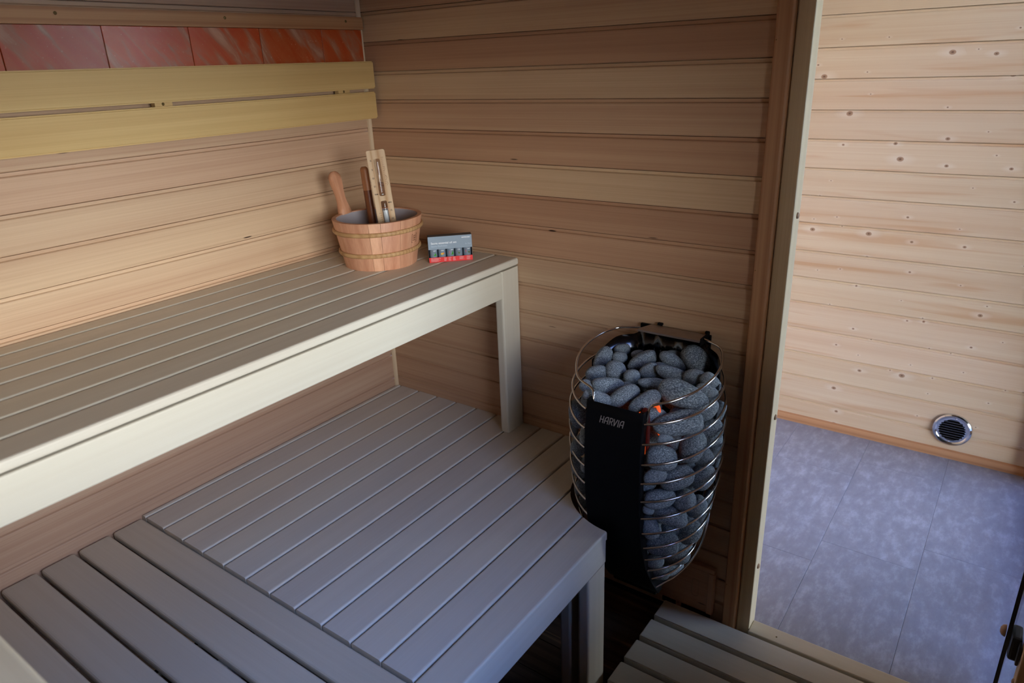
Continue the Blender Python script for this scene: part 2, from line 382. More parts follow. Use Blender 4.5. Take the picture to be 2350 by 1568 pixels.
def salt_mat():
    m, nt, b = new_mat('himalayan_salt')
    tc = N(nt, 'ShaderNodeTexCoord'); oi = N(nt, 'ShaderNodeObjectInfo')
    ad = N(nt, 'ShaderNodeVectorMath', operation='ADD'); nt.links.new(tc.outputs['Object'], ad.inputs[0])
    of = N(nt, 'ShaderNodeCombineXYZ')
    nt.links.new(math_node(nt, 'MULTIPLY', oi.outputs['Random'], 23.0), of.inputs[0]); nt.links.new(math_node(nt, 'MULTIPLY', oi.outputs['Random'], 11.0), of.inputs[1]); nt.links.new(of.outputs[0], ad.inputs[1])
    rot0 = N(nt, 'ShaderNodeMapping'); rot0.inputs['Rotation'].default_value = (0, 0, math.radians(55)); nt.links.new(ad.outputs[0], rot0.inputs['Vector'])
    rot = N(nt, 'ShaderNodeMapping'); rot.inputs['Scale'].default_value = (7, 30, 8); nt.links.new(rot0.outputs[0], rot.inputs['Vector'])
    n1 = N(nt, 'ShaderNodeTexNoise'); nt.links.new(rot.outputs[0], n1.inputs['Vector']); n1.inputs['Scale'].default_value = 1.0; n1.inputs['Detail'].default_value = 5; n1.inputs['Distortion'].default_value = 0.6
    n2 = N(nt, 'ShaderNodeTexNoise'); nt.links.new(ad.outputs[0], n2.inputs['Vector']); n2.inputs['Scale'].default_value = 160; n2.inputs['Detail'].default_value = 2
    c = ramp(nt, n1.outputs['Fac'], [(0.36, lin(184, 72, 26)), (0.50, lin(186, 88, 44)), (0.60, lin(172, 108, 78)), (0.74, lin(196, 156, 130))])
    c = mixc(nt, math_node(nt, 'MULTIPLY', math_node(nt, 'GREATER_THAN', n2.outputs['Fac'], 0.70), 0.4), c, lin(210, 160, 130))
    c = mixc(nt, 1.0, c, oi.outputs['Color'], 'MULTIPLY')
    nt.links.new(c, b.inputs['Base Color']); b.inputs['Roughness'].default_value = 0.32
    b.inputs['Subsurface Weight'].default_value = 0.0
    return m
M_SALT = salt_mat()

def vinyl_mat():
    m, nt, b = new_mat('concrete_vinyl')
    tc = N(nt, 'ShaderNodeTexCoord'); oi = N(nt, 'ShaderNodeObjectInfo')
    ad = N(nt, 'ShaderNodeVectorMath', operation='ADD'); nt.links.new(tc.outputs['Object'], ad.inputs[0])
    of = N(nt, 'ShaderNodeCombineXYZ')
    nt.links.new(math_node(nt, 'MULTIPLY', oi.outputs['Random'], 9.0), of.inputs[0]); nt.links.new(of.outputs[0], ad.inputs[1])
    n1 = N(nt, 'ShaderNodeTexNoise'); nt.links.new(vmap(nt, ad.outputs[0], 30, 13, 5), n1.inputs['Vector']); n1.inputs['Scale'].default_value = 1.0; n1.inputs['Detail'].default_value = 9; n1.inputs['Roughness'].default_value = 0.68
    n2 = N(nt, 'ShaderNodeTexNoise'); nt.links.new(ad.outputs[0], n2.inputs['Vector']); n2.inputs['Scale'].default_value = 3.0; n2.inputs['Detail'].default_value = 4
    c = ramp(nt, n1.outputs['Fac'], [(0.32, lin(138, 141, 152)), (0.5, lin(152, 155, 167)), (0.68, lin(182, 187, 201))])  # greys carry a slight blue tint that stands in for skylight
    c = mixc(nt, math_node(nt, 'MULTIPLY', n2.outputs['Fac'], 0.5), c, lin(122, 124, 136))
    nt.links.new(c, b.inputs['Base Color']); b.inputs['Roughness'].default_value = 0.42; b.inputs['Specular IOR Level'].default_value = 0.5
    return m
M_VINYL = vinyl_mat()

# ================================================================== SETTING
GZ = [1.998, 1.9185, 1.840, 1.7625, 1.698, 1.6195, 1.541, 1.463, 1.3866, 1.3083, 1.2286, 1.1489, 1.0694, 0.9897, 0.908, 0.8287, 0.7473, 0.6656, 0.5876, 0.5055, 0.4235, 0.3415, 0.2595, 0.1807, 0.1046, 0.026]
TP = 0.015
def wall_profile(w, t=TP):
    return [(0, 0), (0, t - 0.0016), (0.0005, t - 0.0005), (0.0018, t), (w - 0.0125, t), (w - 0.0108, t - 0.0006), (w - 0.0095, t - 0.0032), (w - 0.0088, t - 0.0050), (w - 0.0020, t - 0.0054), (w - 0.0016, t - 0.012), (w - 0.0002, t - 0.012), (w - 0.0002, 0)]

XX, YY, ZZ = (1, 0, 0), (0, 1, 0), (0, 0, 1)
def rgb(k): return (k, k, k)

# ---- wall_back: the wall that carries the heater (faces -y)
def backing(name, x0, x1, y0, y1, z0, z1, mat, label, cat='wall'):
    bm = bmesh.new(); add_box(bm, x0, x1, y0, y1, z0, z1)
    return tag(obj(name, mesh_from_bm(name, bm, mat)), label, cat, kind='structure')
WB = backing('wall_back', 0.0, 1.232, TP, 0.05, 0.0, 2.0, M_DARK, 'cedar board wall that carries the sauna heater')
tones = {5: (.95, .88, .76), 6: (.95, .90, .78), 7: (.80, .66, .57), 8: (1.0, .98, .88), 9: (.93, .84, .76), 10: (.86, .72, .63), 11: (1.06, 1.04, .93), 12: (.82, .68, .60), 13: (.86, .73, .65), 14: (.88, .84, .78), 15: (.93, .88, .82), 16: (.93, .88, .82), 17: (.84, .76, .70), 18: (.82, .74, .68), 19: (.84, .76, .70)}
for k in range(len(GZ) - 1):
    w = GZ[k] - GZ[k + 1]
    me = extrude_mesh('plank', wall_profile(w), 1.205, M_CEDAR, None)
    # plank k lies under groove k
    obj('plank', me, WB, frame((0.0, TP, GZ[k + 1]), XX, ZZ, (0, -1, 0)), tones.get(k + 1, (.86, .78, .72)))

# ---- wall_left: benches stand along it (faces +x)
WL = backing('wall_left', -0.05, -TP, -2.0, 0.05, 0.0, 2.0, M_DARK, 'cedar board wall behind the upper bench and backrest')
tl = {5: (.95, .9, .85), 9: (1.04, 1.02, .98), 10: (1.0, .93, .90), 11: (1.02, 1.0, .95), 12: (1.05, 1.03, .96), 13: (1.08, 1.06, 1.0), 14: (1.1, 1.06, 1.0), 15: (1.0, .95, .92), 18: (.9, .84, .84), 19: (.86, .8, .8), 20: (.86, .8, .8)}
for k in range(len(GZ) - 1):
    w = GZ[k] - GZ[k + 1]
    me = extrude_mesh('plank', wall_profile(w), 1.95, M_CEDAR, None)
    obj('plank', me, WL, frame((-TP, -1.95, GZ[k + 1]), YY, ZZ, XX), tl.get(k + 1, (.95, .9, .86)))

# ---- corner strip
bm = bmesh.new()
pr_ = [(0, 0)] + [(0.0095 * math.cos(a), 0.0095 * math.sin(a)) for a in [math.radians(d) for d in (0, 22, 45, 68, 90)]]
add_extrude(bm, pr_, 2.0)
T1 = tag(obj('trim_1', mesh_from_bm('trim_1', bm, M_ASPEN, True, 40), None, frame((0.0, 0.0, 0.0), ZZ, (0, -1, 0), XX), (1.0, .80, .60)), 'narrow pale quarter-round strip in the corner between the cedar walls', 'trim', kind='structure')

# ---- remaining shell of the sauna room
def wall_with_hole(name, x0, x1, ya, yb, za, zb, hole, mat, label):
    bm = bmesh.new(); y0, y1, z0, z1 = hole
    add_box(bm, x0, x1, ya, y0, za, zb); add_box(bm, x0, x1, y1, yb, za, zb)
    add_box(bm, x0, x1, y0, y1, za, z0); add_box(bm, x0, x1, y0, y1, z1, zb)
    return tag(obj(name, mesh_from_bm(name, bm, mat)), label, 'wall', kind='structure')
WR = wall_with_hole('wall_right', XF, XF + 0.06, -2.0, 0.05, 0.0, 2.06, WIN1, M_WALLPLAIN, 'wooden front wall of the sauna with a wide window')
bm = bmesh.new(); add_box(bm, -0.05, XF + 0.06, -2.06, -2.0 + 0.05, 0.0, 2.06)
tag(obj('wall_front', mesh_from_bm('wall_front', bm, M_WALLPLAIN)), 'wooden wall behind the camera', 'wall', kind='structure')
bm = bmesh.new(); add_box(bm, -0.05, XF + 0.06, -2.06, 1.40, 2.0, 2.06)
tag(obj('ceiling', mesh_from_bm('ceiling', bm, M_WALLPLAIN)), 'wooden ceiling over the sauna and the anteroom', 'ceiling', kind='structure')

# door wall to the right of the opening and above it
bm = bmesh.new(); add_box(bm, 1.835, XF, 0.0, 0.05, 0.0, 2.0); add_box(bm, 1.232, 1.835, 0.0, 0.05, 1.90, 2.0)
tag(obj('wall_door', mesh_from_bm('wall_door', bm, M_WALLPLAIN)), 'wooden wall piece around the sauna doorway', 'wall', kind='structure')

# ---- sauna floor: dark boards running along x
bm = bmesh.new(); add_box(bm, -0.05, XF, -2.0, 0.02, -0.05, -0.012)
FL = tag(obj('floor', mesh_from_bm('floor', bm, M_DARK)), 'dark wooden floor boards under the sauna benches', 'floor', kind='structure')
fm = box_mesh('floor_board', 1.9, 0.0985, 0.012, M_FLOORWOOD, 0.0012, 1)
for i in range(20):
    obj('floor_board', fm, FL, frame((0.0, -0.1 * (i + 1) + 0.012, -0.012), XX, YY, ZZ), rgb(random.uniform(.85, 1.05)))

# ---- door frame: casing, jambs, threshold
DF = thing('trim_2', 'pine casing and pale jamb framing the doorway beside the heater', 'door frame', (1.2, 0.0, 0.0), kind='structure')
cas = [(0, 0), (0, 0.0125), (0.002, 0.0145), (0.030, 0.0145), (0.0338, 0.0128), (0.0352, 0.009), (0.0352, 0)]
# local X up, Y along +x, Z = X x Y = up x +x = +y ; flip so the face looks to -y
bm = bmesh.new(); add_extrude(bm, [(p[0], -p[1]) for p in cas], 1.94)
obj('casing', mesh_from_bm('casing', bm, M_PINE), DF, frame((1.1665, 0.0, 0.0), ZZ, XX, YY), (.93, .9, .9))
bm = bmesh.new(); add_box(bm, 0, 1.90, 0.0, 0.033, -0.042, 0.004)
bmesh.ops.bevel(bm, geom=bm.edges[:], offset=0.0022, segments=2, profile=0.5, affect='EDGES')
obj('jamb', mesh_from_bm('jamb', bm, M_FRAME), DF, frame((1.2033, 0.0, 0.0), ZZ, XX, (0, -1, 0)))
M_ = frame((1.2, 0.05, 0.0), ZZ, XX, YY)
bm = bmesh.new(); add_box(bm, 0, 1.90, 0.0, 0.040, 0.0, 0.05)
bmesh.ops.bevel(bm, geom=bm.edges[:], offset=0.0022, segments=2, profile=0.5, affect='EDGES')
obj('jamb', mesh_from_bm('jamb', bm, M_FRAME), DF, frame((1.7935, -0.004, 0.0), ZZ, XX, YY), (.72, .62, .55))
bm = bmesh.new(); add_box(bm, 0, 0.55, -0.014, 0.036, -0.04, 0.0)
bmesh.ops.bevel(bm, geom=bm.edges[:], offset=0.003, segments=2, profile=0.5, affect='EDGES')
obj('threshold', mesh_from_bm('threshold', bm, M_ASPEN), DF, frame((1.2365, 0.0, 0.058), XX, YY, ZZ), (.98, .92, .80))
capm = lathe_mesh('screw_cap', [(0.0, 0.0045), (0.003, 0.0043), (0.0058, 0.003), (0.007, 0.0008), (0.007, -0.002), (0, -0.002)], M_CAP, 20)
for y, z in ((0.024, 1.149), (0.024, 0.672), (0.018, 0.246)):
    obj('screw_cap', capm, DF, frame((1.2363, y, z), YY, ZZ, XX))
obj('screw_cap', capm, DF, frame((1.7935, 0.018, 0.185), ZZ, YY, (-1, 0, 0)))
for x, z in ((1.171, 1.494), (1.171, 1.030), (1.171, 0.60), (1.171, 0.18)):
    obj('nail_head', lathe_mesh('nail_head', [(0.0, 0.0004), (0.0012, 0.0003), (0.0012, -0.001), (0, -0.001)], M_BRASS, 8), DF, frame((x, -0.0145, z), XX, ZZ, (0, -1, 0)))
bm = bmesh.new(); add_box(bm, 0, 0.003, -0.0014, 0.0014, 0, 0.0004)
# rusty nail in the threshold
obj('nail_head', lathe_mesh('nail_head', [(0.0, 0.0006), (0.0022, 0.0004), (0.0022, -0.001), (0, -0.001)], M_BRASS, 10), DF, Matrix.Translation((1.305, 0.006, 0.0583)))

# ---- anteroom
DA = 1.31; ZA = 0.0192
AW = backing('wall_anteroom', 0.6, XF + 0.06, DA + TP, DA + 0.06, 0.0, 2.0, M_DARK, 'pale knotty spruce board wall of the anteroom beyond the doorway')
AZ = [1.998, 1.894, 1.79, 1.69, 1.587, 1.482, 1.3785, 1.2737, 1.1717, 1.0677, 0.9657, 0.8628, 0.7539, 0.647, 0.5467, 0.4361, 0.333, 0.231, 0.1235, 0.0195]
for k in range(len(AZ) - 1):
    w = AZ[k] - AZ[k + 1]
    me = extrude_mesh('plank', wall_profile(w), 1.28, M_SPRUCE, None)
    c = random.uniform(.97, 1.04)
    obj('plank', me, AW, frame((0.6, DA + TP, AZ[k + 1]), XX, ZZ, (0, -1, 0)), (c, c * random.uniform(.98, 1.01), c))
bbm = bmesh.new(); add_extrude(bbm, [(0, 0), (0, 0.012), (0.022, 0.012), (0.030, 0.008), (0.033, 0)], 1.28)
tag(obj('baseboard_anteroom', mesh_from_bm('baseboard', bbm, M_PINE, True, 40), None, frame((0.6, DA, ZA), XX, ZZ, (0, -1, 0)), (1.0, .96, .94)), 'slim pine skirting strip along the anteroom floor', 'baseboard', kind='structure')
bm = bmesh.new(); add_extrude(bm, [(0, 0), (0, 0.03), (0.03, 0.03), (0.03, 0)], 1.98)
tag(obj('trim_3', mesh_from_bm('trim_3', bm, M_PINE), None, frame((1.795, DA, ZA), ZZ, XX, (0, -1, 0)) @ Matrix.Identity(4), (.7, .6, .52)), 'brown corner post at the right end of the anteroom wall', 'trim', kind='structure')
WRA = wall_with_hole('wall_anteroom_right', XF, XF + 0.06, 0.05, 1.40, 0.0, 2.06, WIN2, M_WALLPLAIN, 'anteroom front wall around the glazed entrance')
bm = bmesh.new(); add_box(bm, 0.55, 0.6, 0.05, 1.37, 0.0, 2.0)
tag(obj('wall_anteroom_left', mesh_from_bm('wall_anteroom_left', bm, M_WALLPLAIN)), 'anteroom end wall hidden behind the heater wall', 'wall', kind='structure')
bm = bmesh.new(); add_box(bm, 0.6, 1.232, 0.05, 0.06, 0.0, 2.0)
tag(obj('wall_anteroom_front', mesh_from_bm('wall_anteroom_front', bm, M_SPRUCE)), 'anteroom side of the heater wall', 'wall', kind='structure')

# vinyl floor in separate tiles
bm = bmesh.new(); add_box(bm, 0.6, XF, 0.02, DA + 0.02, -0.05, ZA - 0.0035)
AF = tag(obj('floor_anteroom', mesh_from_bm('floor_anteroom', bm, M_DARK)), 'grey concrete-look vinyl tile floor of the anteroom', 'floor', kind='structure')
def tile(x0, x1, y0, y1):
    g = 0.0003
    bm = bmesh.new(); add_box(bm, 0, x1 - x0 - 2 * g, 0, y1 - y0 - 2 * g, -0.0035, 0)
    es = [e_ for e_ in bm.edges if all(abs(v.co.z) < 1e-6 for v in e_.verts)]
    bmesh.ops.bevel(bm, geom=es, offset=0.0006, segments=1, affect='EDGES')
    obj('vinyl_tile', mesh_from_bm('vinyl_tile', bm, M_VINYL), AF, Matrix.Translation((x0 + g, y0 + g, ZA)), rgb(1))
for (x0, x1, js) in ((0.60, 0.745, (0.03, 0.55, DA)), (0.745, 1.018, (0.03, 0.26, 0.80, DA)), (1.018, 1.291, (0.03, 0.419, 0.985, DA)), (1.291, 1.563, (0.03, 0.537, 1.105, DA)), (1.563, 1.836, (0.03, 0.66, 1.222, DA)), (1.836, XF, (0.03, 0.36, 0.92, DA))):
    for a, b_ in zip(js, js[1:]): tile(x0, x1, a, b_)

# ---- glazing in the facade
for nm, (y0, y1, z0, z1), lb in (('window_1', WIN1, 'wide window in the sauna front wall'), ('window_2', WIN2, 'glazed entrance front of the anteroom')):
    W_ = thing(nm, lb, 'window', (XF + 0.03, (y0 + y1) / 2, z0), kind='structure')
    bm = bmesh.new(); t = 0.035
    add_box(bm, XF + 0.01, XF + 0.05, y0, y0 + t, z0, z1); add_box(bm, XF + 0.01, XF + 0.05, y1 - t, y1, z0, z1)
    add_box(bm, XF + 0.01, XF + 0.05, y0 + t, y1 - t, z0, z0 + t); add_box(bm, XF + 0.01, XF + 0.05, y0 + t, y1 - t, z1 - t, z1)
    obj('window_frame', mesh_from_bm('window_frame', bm, M_PINE), W_)
    bm = bmesh.new(); add_box(bm, XF + 0.028, XF + 0.032, y0 + t, y1 - t, z0 + t, z1 - t)
    obj('pane', mesh_from_bm('pane', bm, M_GLASS), W_)
bm = bmesh.new(); add_box(bm, -20, 40, -30, 30, -0.6, -0.25)
tag(obj('ground', mesh_from_bm('ground', bm, M_GROUND)), 'pale ground outside the cabin', 'ground', kind='structure')

# ================================================================== BENCHES
H1, H2 = 0.4706, 0.9758
def slat_mesh(L, wd, t, mat, r=0.0055, endr=0.0):
    """length along X, width along Y, top at Z=0"""
    bm = bmesh.new(); add_box(bm, 0, L, 0, wd, -t, 0)
    es = [e_ for e_ in bm.edges if abs((e_.verts[0].co - e_.verts[1].co).x) > 1e-4]
    bmesh.ops.bevel(bm, geom=es, offset=r, segments=3, profile=0.5, affect='EDGES')
    if endr:
        es = [e_ for e_ in bm.edges if e_.verts[0].co.x < 1e-5 and e_.verts[1].co.x < 1e-5 and e_.calc_length() > 1e-5]
        bmesh.ops.bevel(bm, geom=es, offset=endr, segments=2, profile=0.5, affect='EDGES')
    return mesh_from_bm('slat', bm, mat)
DOWN_Y = lambda x, y, z: frame((x, y, z), (0, -1, 0), XX, ZZ)      # length towards -y, width towards +x
ALONG_X = lambda x, y, z: frame((x, y, z), XX, YY, ZZ)

# ---- upper bench along the left wall
UB = thing('sauna_bench', 'upper pale slatted bench along the left wall with bucket on it', 'bench', (0.26, -0.7, H1), 'slatted sauna benches')
p_, g_ = 0.07794, 0.0035
um = slat_mesh(1.392, p_ - g_, 0.0195, M_ASPEN)
u0 = slat_mesh(1.392, 0.0604 - g_ - 0.002, 0.0195, M_ASPEN)
cs = [(1.03, 1.02, .98), (1.0, .99, .97), (1.04, 1.02, .99), (.99, .98, .96), (1.03, 1.01, .97), (.98, .97, .95), (.95, .94, .93)]
obj('slat', u0, UB, DOWN_Y(0.002, -0.0015, H2), cs[0])
for k in range(6):
    obj('slat', um, UB, DOWN_Y(0.0604 + p_ * k, -0.0015, H2), cs[k + 1])
ap = box_mesh('apron', 1.312, 0.028, 0.0745, M_ASPEN, 0.003)
obj('apron', ap, UB, DOWN_Y(0.4985, -0.0795, 0.8795), (.95, .95, .92))
# mitred front leg
def leg_mesh(wd, dp, h, r=0.006):
    bm = bmesh.new(); add_box(bm, 0, h, 0, wd, 0, dp)
    es = [e_ for e_ in bm.edges if abs((e_.verts[0].co - e_.verts[1].co).x) > 1e-4]
    bmesh.ops.bevel(bm, geom=es, offset=r, segments=3, profile=0.5, affect='EDGES')
    return mesh_from_bm('leg', bm, M_ASPEN)
obj('leg', leg_mesh(0.0775, 0.028, 0.9545 - H1 - 0.0005), UB, frame((0.4985, -0.0790, H1 + 0.0005), ZZ, YY, (-1, 0, 0)) @ Matrix.Translation((0, 0, -0.028)), (.94, .93, .90))
obj('bearer', box_mesh('bearer', 1.33, 0.03, 0.05, M_ASPEN, 0.002), UB, DOWN_Y(0.004, -0.03, 0.9058), (.9, .86, .8))
obj('bearer', box_mesh('bearer', 0.45, 0.03, 0.05, M_ASPEN, 0.002), UB, ALONG_X(0.035, -0.75, 0.9058), (.9, .86, .8))

# ---- upper side bench (its edge shows at the lower left)
SB = thing('sauna_bench', 'edge of a second upper bench in the lower left corner, nearest the camera', 'bench', (0.9, -1.65, H1), 'slatted sauna benches')
sm = slat_mesh(1.86, 0.082, 0.0195, M_ASPEN)
for k in range(6):
    obj('slat', sm, SB, ALONG_X(0.01, -1.397 - 0.0855 * k - 0.082, H2), (.98, .96, .86))
obj('apron', box_mesh('apron', 1.30, 0.028, 0.0745, M_ASPEN, 0.003), SB, ALONG_X(0.54, -1.429, 0.8795), (1.0, .98, .9))
obj('leg', leg_mesh(0.0775, 0.028, 0.9545 - H1 - 0.0005), SB, frame((1.60, -1.431, H1 + 0.0005), ZZ, XX, YY))

# ---- lower bench, cut round the heater
LB = thing('sauna_bench', 'lower slatted bench in front of the upper one, cut round the heater', 'bench', (0.5, -0.45, 0.0), 'slatted sauna benches')
LX0, LP = -0.0590, 0.08091
CXa, CYa, CR = 0.998, -0.145, 0.19
LEN = 0.8915
ls_t = 0.021
def cut_slat(xa, xb):
    """plan outline in (x, y); the far end follows the heater cut-out"""
    far = []
    n = 10
    for i in range(n + 1):
        x = xa + (xb - xa) * i / n
        if abs(x - CXa) < CR: far.append((x, CYa - math.sqrt(CR * CR - (x - CXa) ** 2)))
        else: far.append((x, -0.0015))
    pts = [(xa, -LEN)] + far + [(xb, -LEN)]
    if xa < CXa - CR < xb:
        xs = CXa - CR
        far = [(xa, -0.0015), (xs - 0.001, -0.0015)] + [(xs + (xb - xs) * i / n, CYa - math.sqrt(max(0, CR * CR - (xs + (xb - xs) * i / n - CXa) ** 2))) for i in range(n + 1)]
        pts = [(xa, -LEN)] + far + [(xb, -LEN)]
    # local frame: X towards -y, Y towards +x
    bm = bmesh.new()
    loc = [(-y, x - xa) for x, y in pts]
    a = [bm.verts.new((p[0], p[1], -ls_t)) for p in loc]; b = [bm.verts.new((p[0], p[1], 0)) for p in loc]
    m = len(loc)
    for i in range(m): bm.faces.new((a[i], a[(i + 1) % m], b[(i + 1) % m], b[i]))
    bm.faces.new(a); top = bm.faces.new(b[::-1])
    es = [e_ for e_ in top.edges if abs((e_.verts[0].co - e_.verts[1].co).x) > 0.3]
    bmesh.ops.bevel(bm, geom=es, offset=0.005, segments=3, profile=0.5, affect='EDGES')
    return mesh_from_bm('slat', bm, M_ASPEN)
lm = slat_mesh(LEN - 0.0015, LP - 0.0035, ls_t, M_ASPEN, 0.005)
lc = [(.92, .90, .90), (.98, .95, .92), (.94, .92, .92), (.97, .95, .92), (.93, .92, .92), (.98, .94, .90), (.92, .89, .87), (.97, .95, .93), (.94, .91, .89), (.98, .94, .90), (.96, .94, .93), (1.0, .98, .95)]
obj('slat', slat_mesh(LEN - 0.0015, LX0 + LP - 0.0035 - 0.002, ls_t, M_ASPEN, 0.005), LB, DOWN_Y(0.002, -0.0015, H1), (.95, .93, .92))
for k in range(1, 13):
    xa, xb = LX0 + LP * k, LX0 + LP * (k + 1) - 0.0035
    if xb < CXa - CR: obj('slat', lm, LB, DOWN_Y(xa, -0.0015, H1), lc[k - 1])
    else: obj('slat', cut_slat(xa, xb if k < 12 else 0.988), LB, frame((xa, 0, H1), (0, -1, 0), XX, ZZ), lc[k - 1])
obj('apron', box_mesh('apron', 0.56, 0.026, 0.066, M_ASPEN, 0.003), LB, DOWN_Y(0.9605, -0.3345, 0.3862), (1.02, .99, .97))
obj('leg', leg_mesh(0.078, 0.029, 0.3862), LB, frame((0.9575, -0.4145, 0.0), ZZ, YY, (-1, 0, 0)) @ Matrix.Translation((0, 0, -0.029)), (.95, .90, .86))
obj('leg', leg_mesh(0.045, 0.03, 0.4496), LB, frame((0.905, -0.41, 0.0), ZZ, YY, (-1, 0, 0)) @ Matrix.Translation((0, 0, -0.03)), (.8, .72, .66))
obj('bearer', box_mesh('bearer', 0.92, 0.03, 0.045, M_ASPEN, 0.002), LB, ALONG_X(0.01, -0.60, 0.4045), (.8, .74, .7))

# ---- lower side bench: boards running the other way
SL = thing('sauna_bench', 'lower side bench of wide dark boards at the bottom left', 'bench', (0.9, -1.3, 0.0), 'slatted sauna benches')
sb = slat_mesh(1.86, 0.0715, 0.021, M_ASPEN, 0.0065, 0.008)
for k in range(12):
    obj('slat', sb, SL, ALONG_X(0.004, -0.8955 - 0.0793 * k - 0.0715, H1 - 0.004), random.choice([(.86, .81, .74), (.82, .78, .73), (.89, .84, .77)]))
obj('apron', box_mesh('apron', 0.87, 0.026, 0.066, M_ASPEN, 0.003), SL, ALONG_X(0.99, -0.925, 0.379), (.9, .86, .8))
obj('leg', leg_mesh(0.078, 0.029, 0.379), SL, frame((1.70, -0.927, 0.0), ZZ, XX, YY))
obj('bearer', box_mesh('bearer', 1.0, 0.03, 0.045, M_ASPEN, 0.002), SL, DOWN_Y(0.55, -0.93, 0.4006), (.8, .74, .7))

# ================================================================== SALT PANEL, RAIL, BACKREST
SP = thing('salt_panel', 'row of orange-red salt tiles above the backrest', 'salt panel', (0.006, -0.7, 1.40))
ys = [-0.008, -0.1525, -0.3465, -0.5357, -0.7295, -0.9241, -1.118, -1.312, -1.506, -1.70]
scol = [(1.0, .95, .9), (1.0, 1.0, 1.0), (1.05, .92, .85), (.98, .88, .80), (.74, .64, .54), (.8, .7, .6), (.9, .8, .8), (.9, .8, .8), (.9, .8, .8)]
for i, (a, b_) in enumerate(zip(ys, ys[1:])):
    obj('salt_tile', box_mesh('salt_tile', a - b_ - 0.0012, 0.098, 0.013, M_SALT, 0.0008, 1), SP, frame((0.0005, b_ + 0.0006, 1.475), YY, ZZ, XX), scol[i])
RL = thing('wooden_rail', 'pine rail screwed to the wall above the salt tiles', 'rail', (0.01, -0.9, 1.5725))
bm = bmesh.new(); add_box(bm, 0, 1.92, 0, 0.0315, 0, 0.021); bmesh.ops.bevel(bm, geom=bm.edges[:], offset=0.002, segments=2, affect='EDGES')
obj('board', mesh_from_bm('board', bm, M_PINE), RL, frame((0.0005, -1.925, 1.5735), YY, ZZ, XX), (.86, .78, .68))  # tint darkened, partly to stand in for the dimmer light up here
scm = lathe_mesh('screw', [(0.0, 0.0006), (0.0014, 0.0004), (0.0024, 0.0010), (0.0034, 0.0004), (0.0034, -0.001), (0, -0.001)], M_BRASS, 12)
for y in (-0.069, -0.442, -0.815, -1.19): obj('screw', scm, RL, frame((0.0217, y, 1.5935), YY, ZZ, XX))
BR = thing('backrest', 'two yellowish boards forming the backrest above the upper bench', 'backrest', (0.04, -0.9, 1.3365))
bb = slat_mesh(1.86, 0.0728, 0.02, M_ASPEN_Y, 0.004)
bmr = bmesh.new(); add_box(bmr, 0, 1.90, 0, 0.0728, -0.02, 0)
bmesh.ops.bevel(bmr, geom=bmr.edges[:], offset=0.0035, segments=3, affect='EDGES')
bb = mesh_from_bm('board', bmr, M_ASPEN_Y)
obj('board', bb, BR, frame((0.051, -1.9085, 1.4178), YY, ZZ, XX), (.97, .95, .92))
obj('board', bb, BR, frame((0.051, -1.9105, 1.3365), YY, ZZ, XX), (1.03, 1.01, .98))
for y in (-0.6585, -0.1315, -1.19):
    b_ = obj('bracket', box_mesh('bracket', 0.0415, 0.13, 0.0165, M_ASPEN_Y, 0.001), BR, frame((0.0138, y, 1.348), YY, ZZ, XX), (1.05, 1.0, 1.0))
    sc_ = obj('screw', scm, b_, None); sc_.matrix_parent_inverse = b_.matrix_basis.inverted(); sc_.matrix_basis = frame((0.0302, y + 0.019, 1.4140), YY, ZZ, XX)
    sc_.matrix_parent_inverse = Matrix.Identity(4); sc_.matrix_basis = Matrix.Translation((0.019, 1.4140 - 1.348, 0.0166))

# ================================================================== FLOOR DUCKBOARD
DB = thing('duckboard', 'slatted wooden duckboard on the floor in front of the doorway', 'floor grate', (1.4, -0.4, 0.0))
bm = bmesh.new(); add_box(bm, 0, 0.83, 0, 0.0725, -0.024, 0); bmesh.ops.bevel(bm, geom=bm.edges[:], offset=0.0025, segments=2, affect='EDGES')
dm = mesh_from_bm('slat', bm, M_ASPEN)
for k in range(9): obj('slat', dm, DB, ALONG_X(1.007 + random.uniform(-.001, .001), -0.0972 - 0.0877 * k, 0.06), rgb(random.uniform(.9, 1.0)))
bt = box_mesh('batten', 0.76, 0.04, 0.0355, M_ASPEN, 0.002)
for x in (1.06, 1.42, 1.76): obj('batten', bt, DB, DOWN_Y(x, -0.03, 0.0003), (.7, .66, .6))

# ================================================================== BUCKET, LADLE, TIMER, OIL SET
hv = Vector((0.8122, 0.5834, 0)).normalized(); av = Vector((-0.5834, 0.8122, 0))     # across / away, in plan, as one stands before the bucket
BC = Vector((0.2165, -0.2125, H2))
BH, RB, RT, BT = 0.1285, 0.0965, 0.1195, 0.0115
BK = thing('bucket', 'round wooden sauna bucket with rattan hoops and a paddle handle', 'bucket', BC)
rad = lambda z: RB + (RT - RB) * z / BH
NS = 14
ang0 = math.atan2(-av.y, -av.x)           # direction towards the room
scs = [(1.02, .98, .95), (1.12, 1.12, 1.1), (1.0, .95, .92), (.97, .90, .87), (1.0, .92, .88), (.95, .9, .86), (1.03, .97, .93)]
h_ang = math.atan2((-hv * math.cos(math.radians(30)) + av * math.sin(math.radians(30))).y, (-hv * math.cos(math.radians(30)) + av * math.sin(math.radians(30))).x)
edges = [ang0 + math.radians(d) for d in (-96, -70, -43, -1, 14, 40, 62, 86, 110, 135, 160, 185, 212, 238, 264)]
